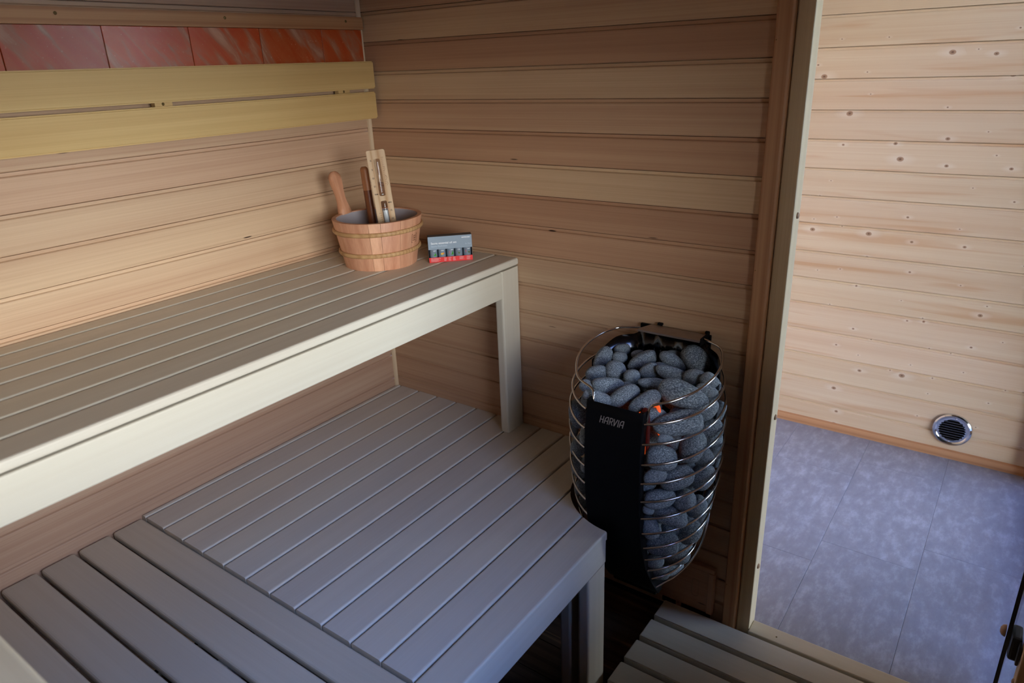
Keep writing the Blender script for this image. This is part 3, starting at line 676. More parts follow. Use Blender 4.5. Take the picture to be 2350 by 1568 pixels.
def stave(a0, a1):
    """local X up, local Y tangential, local Z outward"""
    am = (a0 + a1) / 2; bm = bmesh.new(); n = 5; rows = []
    for z in (0.0, BH - 0.0015, BH):
        row = []
        for i in range(n + 1):
            a = a0 + 0.003 + (a1 - a0 - 0.006) * i / n - am
            row.append([(z, r * math.sin(a), r * math.cos(a)) for r in (rad(z) - (0.001 if z == BH else 0), rad(z) - BT)])
        rows.append(row)
    V = [[[bm.verts.new(p) for p in q] for q in row] for row in rows]
    for j in range(2):
        for i in range(n):
            bm.faces.new((V[j][i][0], V[j][i + 1][0], V[j + 1][i + 1][0], V[j + 1][i][0]))
            bm.faces.new((V[j][i][1], V[j + 1][i][1], V[j + 1][i + 1][1], V[j][i + 1][1]))
        for i in (0, n): bm.faces.new((V[j][i][0], V[j + 1][i][0], V[j + 1][i][1], V[j][i][1]))
    for j in (0, 2):
        for i in range(n): bm.faces.new((V[j][i][0], V[j][i + 1][0], V[j][i + 1][1], V[j][i][1]))
    me = mesh_from_bm('stave', bm, M_BUCKET, True, 40)
    return me, frame(BC, ZZ, (-math.sin(am), math.cos(am), 0), (math.cos(am), math.sin(am), 0)) if False else frame(BC, ZZ, (math.sin(am), -math.cos(am), 0), (math.cos(am), math.sin(am), 0))
for i in range(len(edges) - 1):
    me, M_ = stave(edges[i], edges[i + 1]); obj('stave', me, BK, M_, scs[i % 7] if i != 3 else (1.2, 1.22, 1.2))
obj('liner', lathe_mesh('liner', [(0, 0.014), (rad(0.014) - BT - 0.003, 0.014), (rad(BH - 0.004) - BT - 0.0006, BH - 0.006), (rad(BH - 0.004) - BT - 0.0002, BH - 0.003), (rad(BH) - BT - 0.0002, BH - 0.002)], M_LINER, 48), BK, Matrix.Translation(BC))
obj('bottom', lathe_mesh('bottom', [(0, 0.004), (rad(0) - BT - 0.0005, 0.004), (rad(0.01) - BT - 0.0005, 0.012), (0, 0.012)], M_BUCKET, 32), BK, Matrix.Translation(BC))
def hoop(z, tilt):
    bm = bmesh.new(); n = 64; pts = []
    prof = [(0.0042 * math.cos(t), 0.0058 * math.sin(t)) for t in [i * math.pi / 5 for i in range(10)]]
    rings = []
    for k in range(n):
        a = 2 * math.pi * k / n; zz = z + tilt * math.sin(a + 0.4)
        rings.append([bm.verts.new(((rad(zz) + 0.0028 + p[0]) * math.cos(a), (rad(zz) + 0.0028 + p[0]) * math.sin(a), zz + p[1])) for p in prof])
    for k in range(n):
        a, b = rings[k], rings[(k + 1) % n]
        for i in range(10): bm.faces.new((a[i], a[(i + 1) % 10], b[(i + 1) % 10], b[i]))
    return mesh_from_bm('hoop', bm, M_RATTAN, True)
obj('hoop', hoop(0.100, 0.002), BK, Matrix.Translation(BC)); obj('hoop', hoop(0.043, 0.002), BK, Matrix.Translation(BC))
# paddle handle growing out of one stave
hd = Vector((math.cos(h_ang), math.sin(h_ang), 0))
side = [(-0.004, 0.022), (0.006, 0.0205), (0.018, 0.0165), (0.030, 0.0125), (0.045, 0.0115), (0.060, 0.0135), (0.074, 0.0168), (0.088, 0.0188), (0.100, 0.0182), (0.108, 0.0145), (0.1125, 0.008), (0.1135, 0.0)]
bm = bmesh.new(); rings = []
for z, hw in side:
    th = 0.0115 if z < 0.1 else 0.0115 * (0.35 + 0.65 * max(0, (0.1140 - z) / 0.014))
    rr_ = 0.0035
    ring = []
    for sy, sz in ((1, 0), (0.82, 1), (0, 1), (-0.82, 1), (-1, 0), (-0.82, -1), (0, -1), (0.82, -1)):
        ring.append(bm.verts.new((z, sy * max(hw, 0.0008), sz * th * (1.0 if abs(sy) < 0.5 else 0.78))))
    rings.append(ring)
for a, b in zip(rings, rings[1:]):
    for i in range(8): bm.faces.new((a[i], a[(i + 1) % 8], b[(i + 1) % 8], b[i]))
bm.faces.new(rings[0]); bm.faces.new(rings[-1][::-1])
lean = (Vector(ZZ) + hd * 0.10 - hv * 0.10).normalized(); tang = Vector((math.sin(h_ang), -math.cos(h_ang), 0)); tang = (tang - lean * tang.dot(lean)).normalized(); outw = lean.cross(tang).normalized()
obj('handle', mesh_from_bm('handle', bm, M_BUCKET, True, 60), BK, frame(BC + hd * (RT - 0.0058) + Vector((0, 0, BH)), lean, tang, outw), (.98, .88, .80))
# brand burnt into the stave on the right
bm = bmesh.new(); am = ang0 + math.radians(67)
def on_bucket(u, z): 
    a = am + u / rad(z); return ((rad(z) + 0.0004) * math.cos(a), (rad(z) + 0.0004) * math.sin(a), z)
def patch(u0, u1, z0, z1):
    bm.faces.new([bm.verts.new(on_bucket(u, z)) for u, z in ((u0, z0), (u1, z0), (u1, z1), (u0, z1))])
for q in ((-.012, .012, .062, .0632), (-.012, .012, .0838, .085), (-.012, -.0108, .062, .085), (.0108, .012, .062, .085), (-.008, .008, .067, .0684), (-.006, -.0045, .070, .081), (-.0045, .007, .0795, .081), (.0, .0015, .069, .077), (.004, .0055, .072, .0795), (-.003, .006, .0735, .0748)): patch(*q)
obj('brand_mark', mesh_from_bm('brand_mark', bm, M_BRAND), BK, Matrix.Translation(BC))

# ladle standing in the bucket
LD = thing('ladle', 'dark wooden ladle leaning in the bucket behind the timer', 'ladle', BC + Vector((0.02, 0.02, 0.02)))
lt = BC - hv * 0.0285 + av * 0.035 + Vector((0, 0, 0.2525)); lb_ = BC - hv * 0.017 + av * 0.030 + Vector((0, 0, 0.045))
dirv = (lb_ - lt).normalized(); sx = dirv.cross(av).normalized(); sz_ = dirv.cross(sx)
def stick(L0, L1, mat, rnd):
    bm = bmesh.new(); pr = [(0.011 * math.cos(t), 0.0075 * math.sin(t)) for t in [i * math.pi / 8 for i in range(16)]]
    st = [(L0, 0.55), (L0 + 0.003, 0.85), (L0 + 0.008, 1.0), (L1, 1.0)] if rnd else [(L0, 1.0), (L1, 1.0)]
    rings = [[bm.verts.new((x, p[0] * s, p[1] * s)) for p in pr] for x, s in st]
    for a, b in zip(rings, rings[1:]):
        for i in range(16): bm.faces.new((a[i], a[(i + 1) % 16], b[(i + 1) % 16], b[i]))
    bm.faces.new(rings[0]); bm.faces.new(rings[-1][::-1])
    return mesh_from_bm('handle', bm, mat, True, 45)
Ml = frame(lt, dirv, sx, sz_)
obj('grip', stick(0.0, 0.062, M_LADLE_TOP, True), LD, Ml)
obj('handle', stick(0.062, 0.205, M_DARKWOOD, False), LD, Ml)
obj('bowl', lathe_mesh('bowl', [(0, 0.0), (0.022, 0.0), (0.030, 0.008), (0.033, 0.03), (0.031, 0.03), (0.028, 0.009), (0.0, 0.004)], M_DARKWOOD, 28), LD, Matrix.Translation(lb_ + Vector((0, 0, -0.030))))

# sand timer: maple board with two slots and a glass vial
TM = thing('sand_timer', 'pale wooden sand timer board standing in the bucket', 'sand timer', BC + hv * 0.02 + Vector((0, 0, 0.02)))
TLn, TW, TT = 0.275, 0.0480, 0.015
yaw = hv * math.cos(math.radians(8)) + av * math.sin(math.radians(8))
tdown = (Vector((0, 0, -1)) + hv * 0.078 - av * 0.035).normalized()
tacross = (yaw - tdown * yaw.dot(tdown)).normalized(); tn = tdown.cross(tacross).normalized()     # towards viewer or away
ttop = BC - hv * 0.0118 + av * 0.002 + Vector((0, 0, 0.2965))
# local X down the board, Y across, Z normal
Mt = frame(ttop, tdown, tacross, tn)
face_sign = 1 if tn.dot(-av) > 0 else -1
def rrect(x0, x1, y0, y1, r, n=4):
    out = []
    for cx, cy, a0 in ((x1 - r, y1 - r, 0), (x0 + r, y1 - r, 90), (x0 + r, y0 + r, 180), (x1 - r, y0 + r, 270)):
        for i in range(n + 1):
            a = math.radians(a0 + 90 * i / n); out.append((cx + r * math.cos(a), cy + r * math.sin(a)))
    return out
def board_with_slots():
    bm = bmesh.new()
    outer = rrect(0, TLn, 0, TW, 0.005)
    holes = [rrect(0.0225, 0.1185, 0.0158, 0.0322, 0.004), rrect(0.1315, 0.2275, 0.0158, 0.0322, 0.004)]
    zt, zb = TT / 2, -TT / 2
    loops = []
    for z in (zt, zb):
        es = []
        for poly in [outer] + holes:
            v = [bm.verts.new((p[0], p[1], z)) for p in poly]
            es += [bm.edges.new((v[i], v[(i + 1) % len(v)])) for i in range(len(v))]
            loops.append(v)
        bmesh.ops.triangle_fill(bm, use_beauty=True, use_dissolve=False, edges=es)
    for k in range(3):
        a, b = loops[k], loops[k + 3]
        for i in range(len(a)): bm.faces.new((a[i], a[(i + 1) % len(a)], b[(i + 1) % len(a)], b[i]))
    return mesh_from_bm('board', bm, M_TIMER, False)
obj('board', board_with_slots(), TM, Mt)
def vial(x0, x1, r=0.0076):
    n = 6; L = []
    for i in range(n + 1): a = math.pi / 2 * i / n; L.append((r * math.sin(a), x0 + r - r * math.cos(a)))
    for i in range(n + 1): a = math.pi / 2 * i / n; L.append((r * math.cos(a), x1 - r + r * math.sin(a)))
    return lathe_mesh('glass_bulb', L, M_VIAL, 20)
Mv = lambda: Mt @ Matrix.Translation((0, 0.024, 0)) @ frame((0, 0, 0), (0, 1, 0), (0, 0, 1), (1, 0, 0))
obj('glass_bulb', vial(0.0235, 0.1175), TM, Mv()); obj('glass_bulb', vial(0.1325, 0.2265), TM, Mv())
obj('sand', lathe_mesh('sand', [(0, 0.1565), (0.0068, 0.1568), (0.0068, 0.219), (0.0045, 0.2245), (0, 0.2255)], M_SAND, 20), TM, Mv())
obj('sand', lathe_mesh('sand', [(0, 0.1135), (0.0024, 0.1138), (0.003, 0.116), (0, 0.1172)], M_SAND, 12), TM, Mv())
# printed scale, on the face that looks into the room
def on_face(x, y, rot): 
    # text plane: local x axis across, local y axis up the board
    ex = tacross if face_sign > 0 else tacross; ey = -tdown; ez = ex.cross(ey)
    R = Matrix.Rotation(math.radians(rot), 4, 'Z')
    p = ttop + tdown * x + tacross * y - av * 0 + (tn * face_sign) * (TT / 2 + 0.0003)
    return frame(p, ex, ey, ez) @ R
for x, s in ((0.026, '0'), (0.049, '5'), (0.071, '10'), (0.092, '15'), (0.113, 'MIN')):
    obj('marking', text_mesh('marking', s, 0.0062 if s != 'MIN' else 0.0052, M_INK, 'CENTER', 0.0001), TM, on_face(x - 0.002, 0.0085, 180))
for x, s in ((0.137, 'MIN'), (0.158, '15'), (0.180, '10'), (0.203, '5')):
    obj('marking', text_mesh('marking', s, 0.0062 if s != 'MIN' else 0.0052, M_INK, 'CENTER', 0.0001), TM, on_face(x + 0.002, 0.0395, 0))
bm = bmesh.new()
for i in range(15): 
    x = 0.0205 + i * 0.0048; l = 0.0066 if i % 5 == 0 else 0.0042
    add_ribbon(bm, [(0.0, -x), (l, -x)], 0.0007)
for (a_, b_) in (((0.003, -0.044), (0.006, -0.05)), ((0.006, -0.05), (0.0025, -0.056)), ((0.004, -0.066), (0.0075, -0.072)), ((0.0075, -0.072), (0.004, -0.079)), ((0.006, -0.083), (0.008, -0.088)), ((0.008, -0.088), (0.004, -0.093))): add_ribbon(bm, [a_, b_], 0.0006)
obj('scale_marks', mesh_from_bm('scale_marks', bm, M_INK_L), TM, on_face(0.0, 0.0355, 0))
bm = bmesh.new()
for i in range(10):
    x = 0.163 + i * 0.0056; l = 0.0066 if i % 5 == 0 else 0.004
    add_ribbon(bm, [(-l, -x), (0.0, -x)], 0.0007)
obj('scale_marks', mesh_from_bm('scale_marks', bm, M_INK_L), TM, on_face(0.0, 0.0135, 0))

# ---- carton with five oil bottles
b0 = Vector((0.3440, -0.1592, H2)); bx = Vector((0.6960, 0.7180, 0)).normalized(); bn = Vector((0.7180, -0.6960, 0)).normalized()   # bn towards the room
BXW, BXH, BXD = 0.1180, 0.0708, 0.0255
OC = thing('oil_set_carton', 'grey and red carton of sauna oil bottles on the upper bench', 'carton', b0)
Mb = frame(b0, bx, ZZ, bn)     # local X across, Y up, Z towards the room ; front plane z = 0
c_ = 0.0006
def cbox(*q, mat=M_CARD, nm='carton'):
    bm = bmesh.new(); add_box(bm, *q); return obj(nm, mesh_from_bm(nm, bm, mat), OC, Mb)
cbox(0, BXW, 0.0358, BXH, -c_, 0, nm='front_panel')
cbox(0, BXW, 0, BXH, -BXD, -BXD + c_, mat=M_CARD_D, nm='back_panel')
cbox(0, BXW, BXH - c_, BXH, -BXD, 0, mat=M_CARD_D, nm='top_panel')
cbox(0, BXW, 0, c_, -BXD, 0, mat=M_RED, nm='bottom_panel')
cbox(0, c_, 0, BXH, -BXD, -0.006, mat=M_CARD_D, nm='side_panel'); cbox(BXW - c_, BXW, 0, BXH, -BXD, -0.0035, mat=M_CARD_D, nm='side_panel')
cbox(0, BXW, 0, 0.0137, -c_, 0, mat=M_RED, nm='red_band')
def ctext(s, x, y, size, mat, align='LEFT', bold=0.0):
    obj('lettering', text_mesh('lettering', s, size, mat, align, bold), OC, Mb @ Matrix.Translation((x, y, 0.0003)))
ctext('Sauna essential oil set', 0.0072, 0.0502, 0.0079, M_WHITE, bold=0.00016)
ctext('Sauna Duftölset', 0.0076, 0.0425, 0.0068, M_WHITE_B)
ctext('sentiotec', 0.1135, 0.0626, 0.0062, M_WHITE, 'RIGHT', 0.0002)
ctext('5x 10ml', 0.1145, 0.0448, 0.0046, M_WHITE_B, 'RIGHT')
ctext('Sauna essential oil set', 0.0050, 0.0104, 0.0030, M_WHITE_D, bold=0.00008)
bm = bmesh.new()
for x0, wd, rows in ((0.005, 0.027, 5), (0.0405, 0.007, 7), (0.0525, 0.008, 7), (0.0645, 0.008, 7), (0.0820, 0.013, 6), (0.1015, 0.0115, 7)):
    for i in range(rows):
        y = (0.0088 if x0 < 0.01 else 0.0118) - i * 0.0015
        add_ribbon(bm, [(x0, y), (x0 + wd * random.uniform(.65, 1.0), y)], 0.0005)
obj('small_print', mesh_from_bm('small_print', bm, M_WHITE_D), OC, Mb @ Matrix.Translation((0, 0, 0.0003)))
lat = ['green leaf', 'citrus slices', 'bright mint leaf', 'thin grassy sprig', 'olive sprig']
desc = ['leftmost small grey oil bottle with a green leaf print in the carton', 'grey oil bottle with citrus slices print, second in the carton', 'middle grey oil bottle in the carton with a bright mint leaf', 'grey oil bottle with a thin grassy sprig, fourth in the carton', 'rightmost grey oil bottle in the carton with an olive sprig']
yaws = [0.35, 0.1, 0.55, 0.0, 0.45]
for i in range(5):
    xb = 0.0135 + i * 0.0228; pos = b0 + bx * xb - bn * 0.0125 + Vector((0, 0, c_ + 0.0001))
    OB = thing('oil_bottle', desc[i], 'bottle', pos, 'oil bottles in the carton')
    obj('body', lathe_mesh('body', [(0, 0), (0.0098, 0), (0.0102, 0.001), (0.0102, 0.046), (0.009, 0.049), (0.006, 0.051), (0.006, 0.053), (0, 0.053)], M_BOTTLE_D, 24), OB, Matrix.Translation(pos))
    obj('sleeve', lathe_mesh('sleeve', [(0.0104, 0.004), (0.0105, 0.0042), (0.0105, 0.0445), (0.0104, 0.045)], M_BOTTLE, 24), OB, Matrix.Translation(pos))
    obj('cap', lathe_mesh('cap', [(0.0073, 0.0532), (0.0077, 0.0535), (0.0077, 0.066), (0.007, 0.067), (0, 0.067)], M_BLACK_PLASTIC, 20), OB, Matrix.Translation(pos))
    base = math.atan2(bn.y, bn.x) + yaws[i] * 0.9
    def P_(u, z): 
        a = base + u / 0.0107; return (0.0108 * math.cos(a), 0.0108 * math.sin(a), z)
    def blob(bm, u, z, a, b, th, n=10):
        bm.faces.new([bm.verts.new(P_(u + a * math.cos(t) * math.cos(th) - b * math.sin(t) * math.sin(th), z + a * math.cos(t) * math.sin(th) + b * math.sin(t) * math.cos(th))) for t in [2 * math.pi * k / n for k in range(n)]])
    bm = bmesh.new()
    if i == 0:
        for q in ((0, .019, .0035, .0016, .6), (.0012, .022, .003, .0014, 2.4), (-.0015, .0185, .003, .0014, 2.6), (.002, .018, .0028, .0012, -.3)): blob(bm, *q)
        mt = M_LEAF
    elif i == 1:
        blob(bm, -.0018, .0215, .0032, .0030, 0); mt = M_ORANGE
    elif i == 2:
        for q in ((0, .021, .0036, .002, .9), (.0012, .0235, .0032, .0017, 1.6), (-.001, .019, .003, .0016, .3), (.0016, .0195, .003, .0015, 2.2)): blob(bm, *q)
        mt = M_LEAF
    else:
        for q in ((0, .021, .0042, .0007, -.5), (.0005, .021, .0040, .0007, .6), (0, .020, .0036, .0006, 1.7), (-.001, .0225, .0034, .0007, 2.5), (.001, .0225, .003, .0009, .1)): blob(bm, *q)
        mt = M_LEAF_D
    obj('label_print', mesh_from_bm('label_print', bm, mt), OB, Matrix.Translation(pos))
    if i == 1:
        bm = bmesh.new(); blob(bm, .0022, .0225, .0030, .0028, 0); obj('label_print', mesh_from_bm('label_print', bm, M_ORANGE2), OB, Matrix.Translation(pos))
    bm = bmesh.new()
    for k in range(6): 
        u = -.0042 + k * .0014
        bm.faces.new([bm.verts.new(P_(*q)) for q in ((u, .0300), (u + .0014, .0300), (u + .0014, .0313), (u, .0313))])
    obj('label_band', mesh_from_bm('label_band', bm, M_WHITE), OB, Matrix.Translation(pos))
    if i in (2, 4):
        bm = bmesh.new(); u0 = -.0085
        for z_ in (.026, .0225): bm.faces.new([bm.verts.new(P_(*q)) for q in ((u0 - .0017, z_), (u0, z_ - .0022), (u0 + .0017, z_), (u0, z_ + .0022))])
        obj('hazard_mark', mesh_from_bm('hazard_mark', bm, M_DIAM), OB, Matrix.Translation(pos))

# ================================================================== HEATER
HX, HY = 0.993, -0.16
HT = thing('sauna_heater', 'wall-mounted electric sauna heater with steel wire cage and black front panel', 'heater', (HX, HY, 0.22))
def RZ(z):
    zs = [.20, .24, .28, .31, .35, .39, .43, .48, .52, .57, .62, .71, .76, .82, .87]; rs = [.06, .085, .1, .11, .13, .145, .155, .165, .172, .176, .178, .178, .172, .163, .158]
    if z <= zs[0]: return rs[0]
    for i in range(len(zs) - 1):
        if z <= zs[i + 1]: t = (z - zs[i]) / (zs[i + 1] - zs[i]); return rs[i] + (rs[i + 1] - rs[i]) * t
    return rs[-1]
def cage_pt(deg, z): 
    a = math.radians(deg); r = RZ(z); return Vector((HX + r * math.cos(a), HY + r * math.sin(a), z))
SL_ = 0.17
wz = [.758, .713, .664, .617, .570, .524, .479, .434, .394, .352, .312]
for z0 in wz:
    r0 = RZ(z0); th = math.degrees(math.asin(min(0.95, 0.069 / r0)))
    for sgn in (1, -1):
        pts = []
        for i in range(29):
            d = -90 + th + (90 - th + 52) * i / 28
            r = r0; a = math.radians(d); y = r * math.sin(a)
            zz = z0 + SL_ * (y + math.sqrt(max(0, r0 * r0 - 0.069 ** 2)))
            r = RZ(zz) * 0.5 + r0 * 0.5
            p = Vector((HX + sgn * r * math.cos(a), min(HY + r * math.sin(a), -0.022), zz))
            pts.append(p)
        obj('cage_wire', tube_mesh('cage_wire', pts, 0.0028, M_STEEL, 8), HT)
# top wires: hooked over the panel, running up to the bracket at the back
def spline(pts, n=8):
    P = [Vector(p) for p in pts]; out = []
    for i in range(len(P) - 1):
        p0, p1, p2, p3 = P[max(i - 1, 0)], P[i], P[i + 1], P[min(i + 2, len(P) - 1)]
        for k in range(n):
            t = k / n; out.append(0.5 * ((2 * p1) + (p2 - p0) * t + (2 * p0 - 5 * p1 + 4 * p2 - p3) * t * t + (3 * p1 - p0 - 3 * p2 + p3) * t ** 3))
    out.append(P[-1]); return out
rt = 0.162
def tp(deg, z, r=rt): a = math.radians(deg); return (HX + r * math.cos(a), HY + r * math.sin(a), z)
right = [(1.061, -0.3055, 0.752), (1.0635, -0.302, 0.776), (1.066, -0.299, 0.790), (1.076, -0.296, 0.7985)] + [tp(-45, .807), tp(-28, .818), tp(-12, .829), tp(4, .840), tp(20, .849), tp(36, .855), (1.098, -0.050, 0.858), (1.073, -0.040, 0.859)]
left = [(0.932, -0.3055, 0.752), (0.932, -0.303, 0.772), (0.930, -0.297, 0.787), (0.920, -0.290, 0.797)] + [tp(-134, .806), tp(-150, .817), tp(-166, .828), tp(178, .839), tp(160, .849), tp(144, .855), (0.890, -0.050, 0.858), (0.915, -0.040, 0.859)]
for L_ in (right, left): obj('cage_wire', tube_mesh('cage_wire', spline(L_), 0.0028, M_STEEL, 10), HT)
# bottom wires: sweep from the foot of the panel up along the sides
bw = [(1.060, -0.214, 0.262), (1.072, -0.195, 0.268), (1.090, -0.165, 0.276), (1.107, -0.125, 0.295), (1.122, -0.095, 0.335), (1.127, -0.075, 0.385), (1.121, -0.045, 0.43), (1.104, -0.024, 0.46)]
for sg in (1, -1): obj('cage_wire', tube_mesh('cage_wire', spline([(HX + sg * (q[0] - HX), q[1], q[2]) for q in bw]), 0.0026, M_STEEL, 8), HT)
# front panel: bent black sheet with side returns
prof = [(.782, -.318), (.76, -.321), (.72, -.327), (.67, -.329), (.62, -.329), (.57, -.327), (.524, -.323), (.479, -.316), (.434, -.305), (.394, -.292), (.352, -.275), (.312, -.252), (.279, -.232), (.25, -.212), (.232, -.199)]
bm = bmesh.new(); cols = []
for hw, dy in ((-0.068, 0.022), (-0.068, 0.001), (-0.0672, 0.0), (0.0672, 0.0), (0.068, 0.001), (0.068, 0.022)):
    cols.append([bm.verts.new((HX + hw, y + dy, z)) for z, y in prof])
for a, b in zip(cols, cols[1:]):
    for i in range(len(prof) - 1): bm.faces.new((a[i], b[i], b[i + 1], a[i + 1]))
pm = mesh_from_bm('front_panel', bm, M_BLACK, True, 40)
pn = obj('front_panel', pm, HT); md = pn.modifiers.new('sheet', 'SOLIDIFY'); md.thickness = 0.0015; md.offset = -1
# lettering: strokes HARVIA
bm = bmesh.new(); S_ = 0.0122; SY = 0.0152
def L_(pts, x): add_ribbon(bm, [((x + px + py * 0.22) * S_, py * SY) for px, py in pts], 0.0019)
arch = [(0.0, 0.0), (0.0, 0.45), (0.06, 0.75), (0.2, 0.93), (0.38, 1.0), (0.62, 1.0), (0.62, 0.0)]
L_([(0, 0), (0, 1)], 0); L_([(0.55, 0), (0.55, 1)], 0); L_([(0, .5), (.55, .5)], 0)
L_(arch, 0.88); L_([(0, .4), (.62, .4)], 0.88)
L_([(0, 0), (0, 1)], 1.85); L_([(0, 1), (.38, 1), (.52, .9), (.55, .74), (.5, .58), (.36, .48), (0, .48)], 1.85); L_([(.22, .48), (.58, 0)], 1.85)
L_([(0, 1), (.2, 0), (.62, 1)], 2.62)
L_([(0, 0), (0, 1)], 3.52)
L_(arch, 3.85); L_([(0, .4), (.62, .4)], 3.85)
lg = mesh_from_bm('logo_lettering', bm, M_LOGO)
tilt = math.atan2(-.3245 + .3185, .755 - .72)
obj('logo_lettering', lg, HT, frame((HX - 0.0310, -0.3266, 0.7405), XX, Vector((0, 0.0055, 0.04)).normalized(), Vector((0, -0.04, 0.0055)).normalized()))
# rear reflector sheet, polished, with scalloped top edge
bm = bmesh.new(); A_, B_ = [], []
for i in range(61):
    d = 8 + 164 * i / 60; a = math.radians(d)
    x = HX + 0.160 * math.cos(a); y = min(HY + 0.160 * math.sin(a), -0.026 + 0.004 * math.sin(i * 0.9))
    s = math.sin(max(0, a)) if 0 <= d <= 180 else 0
    f = min(1, max(0, (s - 0.12) / 0.55)); f = f * f * (3 - 2 * f)
    zt = 0.792 + 0.044 * f + 0.022 * min(1, max(0, (s - 0.80) / 0.12))
    A_.append(bm.verts.new((x, y, zt)))
    B_.append([bm.verts.new((x, y, zt - 0.06)), bm.verts.new((HX + (x - HX) * 0.98, y, 0.60)), bm.verts.new((HX + (x - HX) * 0.8, min(y + 0.0, -0.026), 0.42)), bm.verts.new((HX + (x - HX) * 0.5, -0.028, 0.27))])
for i in range(60):
    q0 = [A_[i]] + B_[i]; q1 = [A_[i + 1]] + B_[i + 1]
    for j in range(4): bm.faces.new((q0[j], q0[j + 1], q1[j + 1], q1[j]))
rf = obj('reflector', mesh_from_bm('reflector', bm, M_MIRROR, True), HT); md = rf.modifiers.new('sheet', 'SOLIDIFY'); md.thickness = 0.0012
# wall bracket on top
bm = bmesh.new()
o_ = [(0.930, -0.012), (1.073, -0.012), (1.073, -0.060), (0.916, -0.060), (0.916, -0.050)]
a = [bm.verts.new((x, y, 0.8585)) for x, y in o_]; b = [bm.verts.new((x, y, 0.8602)) for x, y in o_]
for i in range(5): bm.faces.new((a[i], a[(i + 1) % 5], b[(i + 1) % 5], b[i]))
bm.faces.new(a[::-1]); bm.faces.new(b)
add_box(bm, 0.916, 1.073, -0.060, -0.0585, 0.8555, 0.8585)
obj('wall_bracket', mesh_from_bm('wall_bracket', bm, M_STEEL_BRUSHED), HT)
bm = bmesh.new(); add_box(bm, 1.0735, 1.0750, -0.058, -0.002, 0.846, 0.865); add_box(bm, 1.066, 1.0735, -0.010, -0.002, 0.8605, 0.8655); add_box(bm, 0.945, 0.957, -0.010, -0.002, 0.8605, 0.8655); add_box(bm, 0.90, 1.08, -0.0095, -0.0025, 0.28, 0.857)
obj('mounting_plate', mesh_from_bm('mounting_plate', bm, M_BLACK), HT)
# core, base and heating elements
obj('core', lathe_mesh('core', [(0, .23), (.055, .24), (.072, .30), (.078, .45), (.078, .70), (.06, .735), (0, .735)], M_DARK, 28), HT, Matrix.Translation((HX, HY + 0.01, 0)))
obj('junction_box', box_mesh('junction_box', 0.12, 0.13, 0.055, M_BLACK, 0.004), HT, Matrix.Translation((HX - 0.06, HY - 0.035, 0.218)))
for x, y, m in ((1.058, -0.288, M_GLOW_DIM), (1.040, -0.262, M_GLOW), (1.070, -0.258, M_GLOW)):
    pts = spline([(x, y, 0.655), (x, y, 0.70), (x, y, 0.745), (x - 0.006, y + 0.006, 0.768), (x - 0.016, y + 0.016, 0.768), (x - 0.022, y + 0.022, 0.745), (x - 0.022, y + 0.022, 0.655)])
    obj('heating_element', tube_mesh('heating_element', pts, 0.0042, m, 10), HT)
obj('screw', scm, HT, frame((1.062, -0.185, 0.25), YY, ZZ, XX))

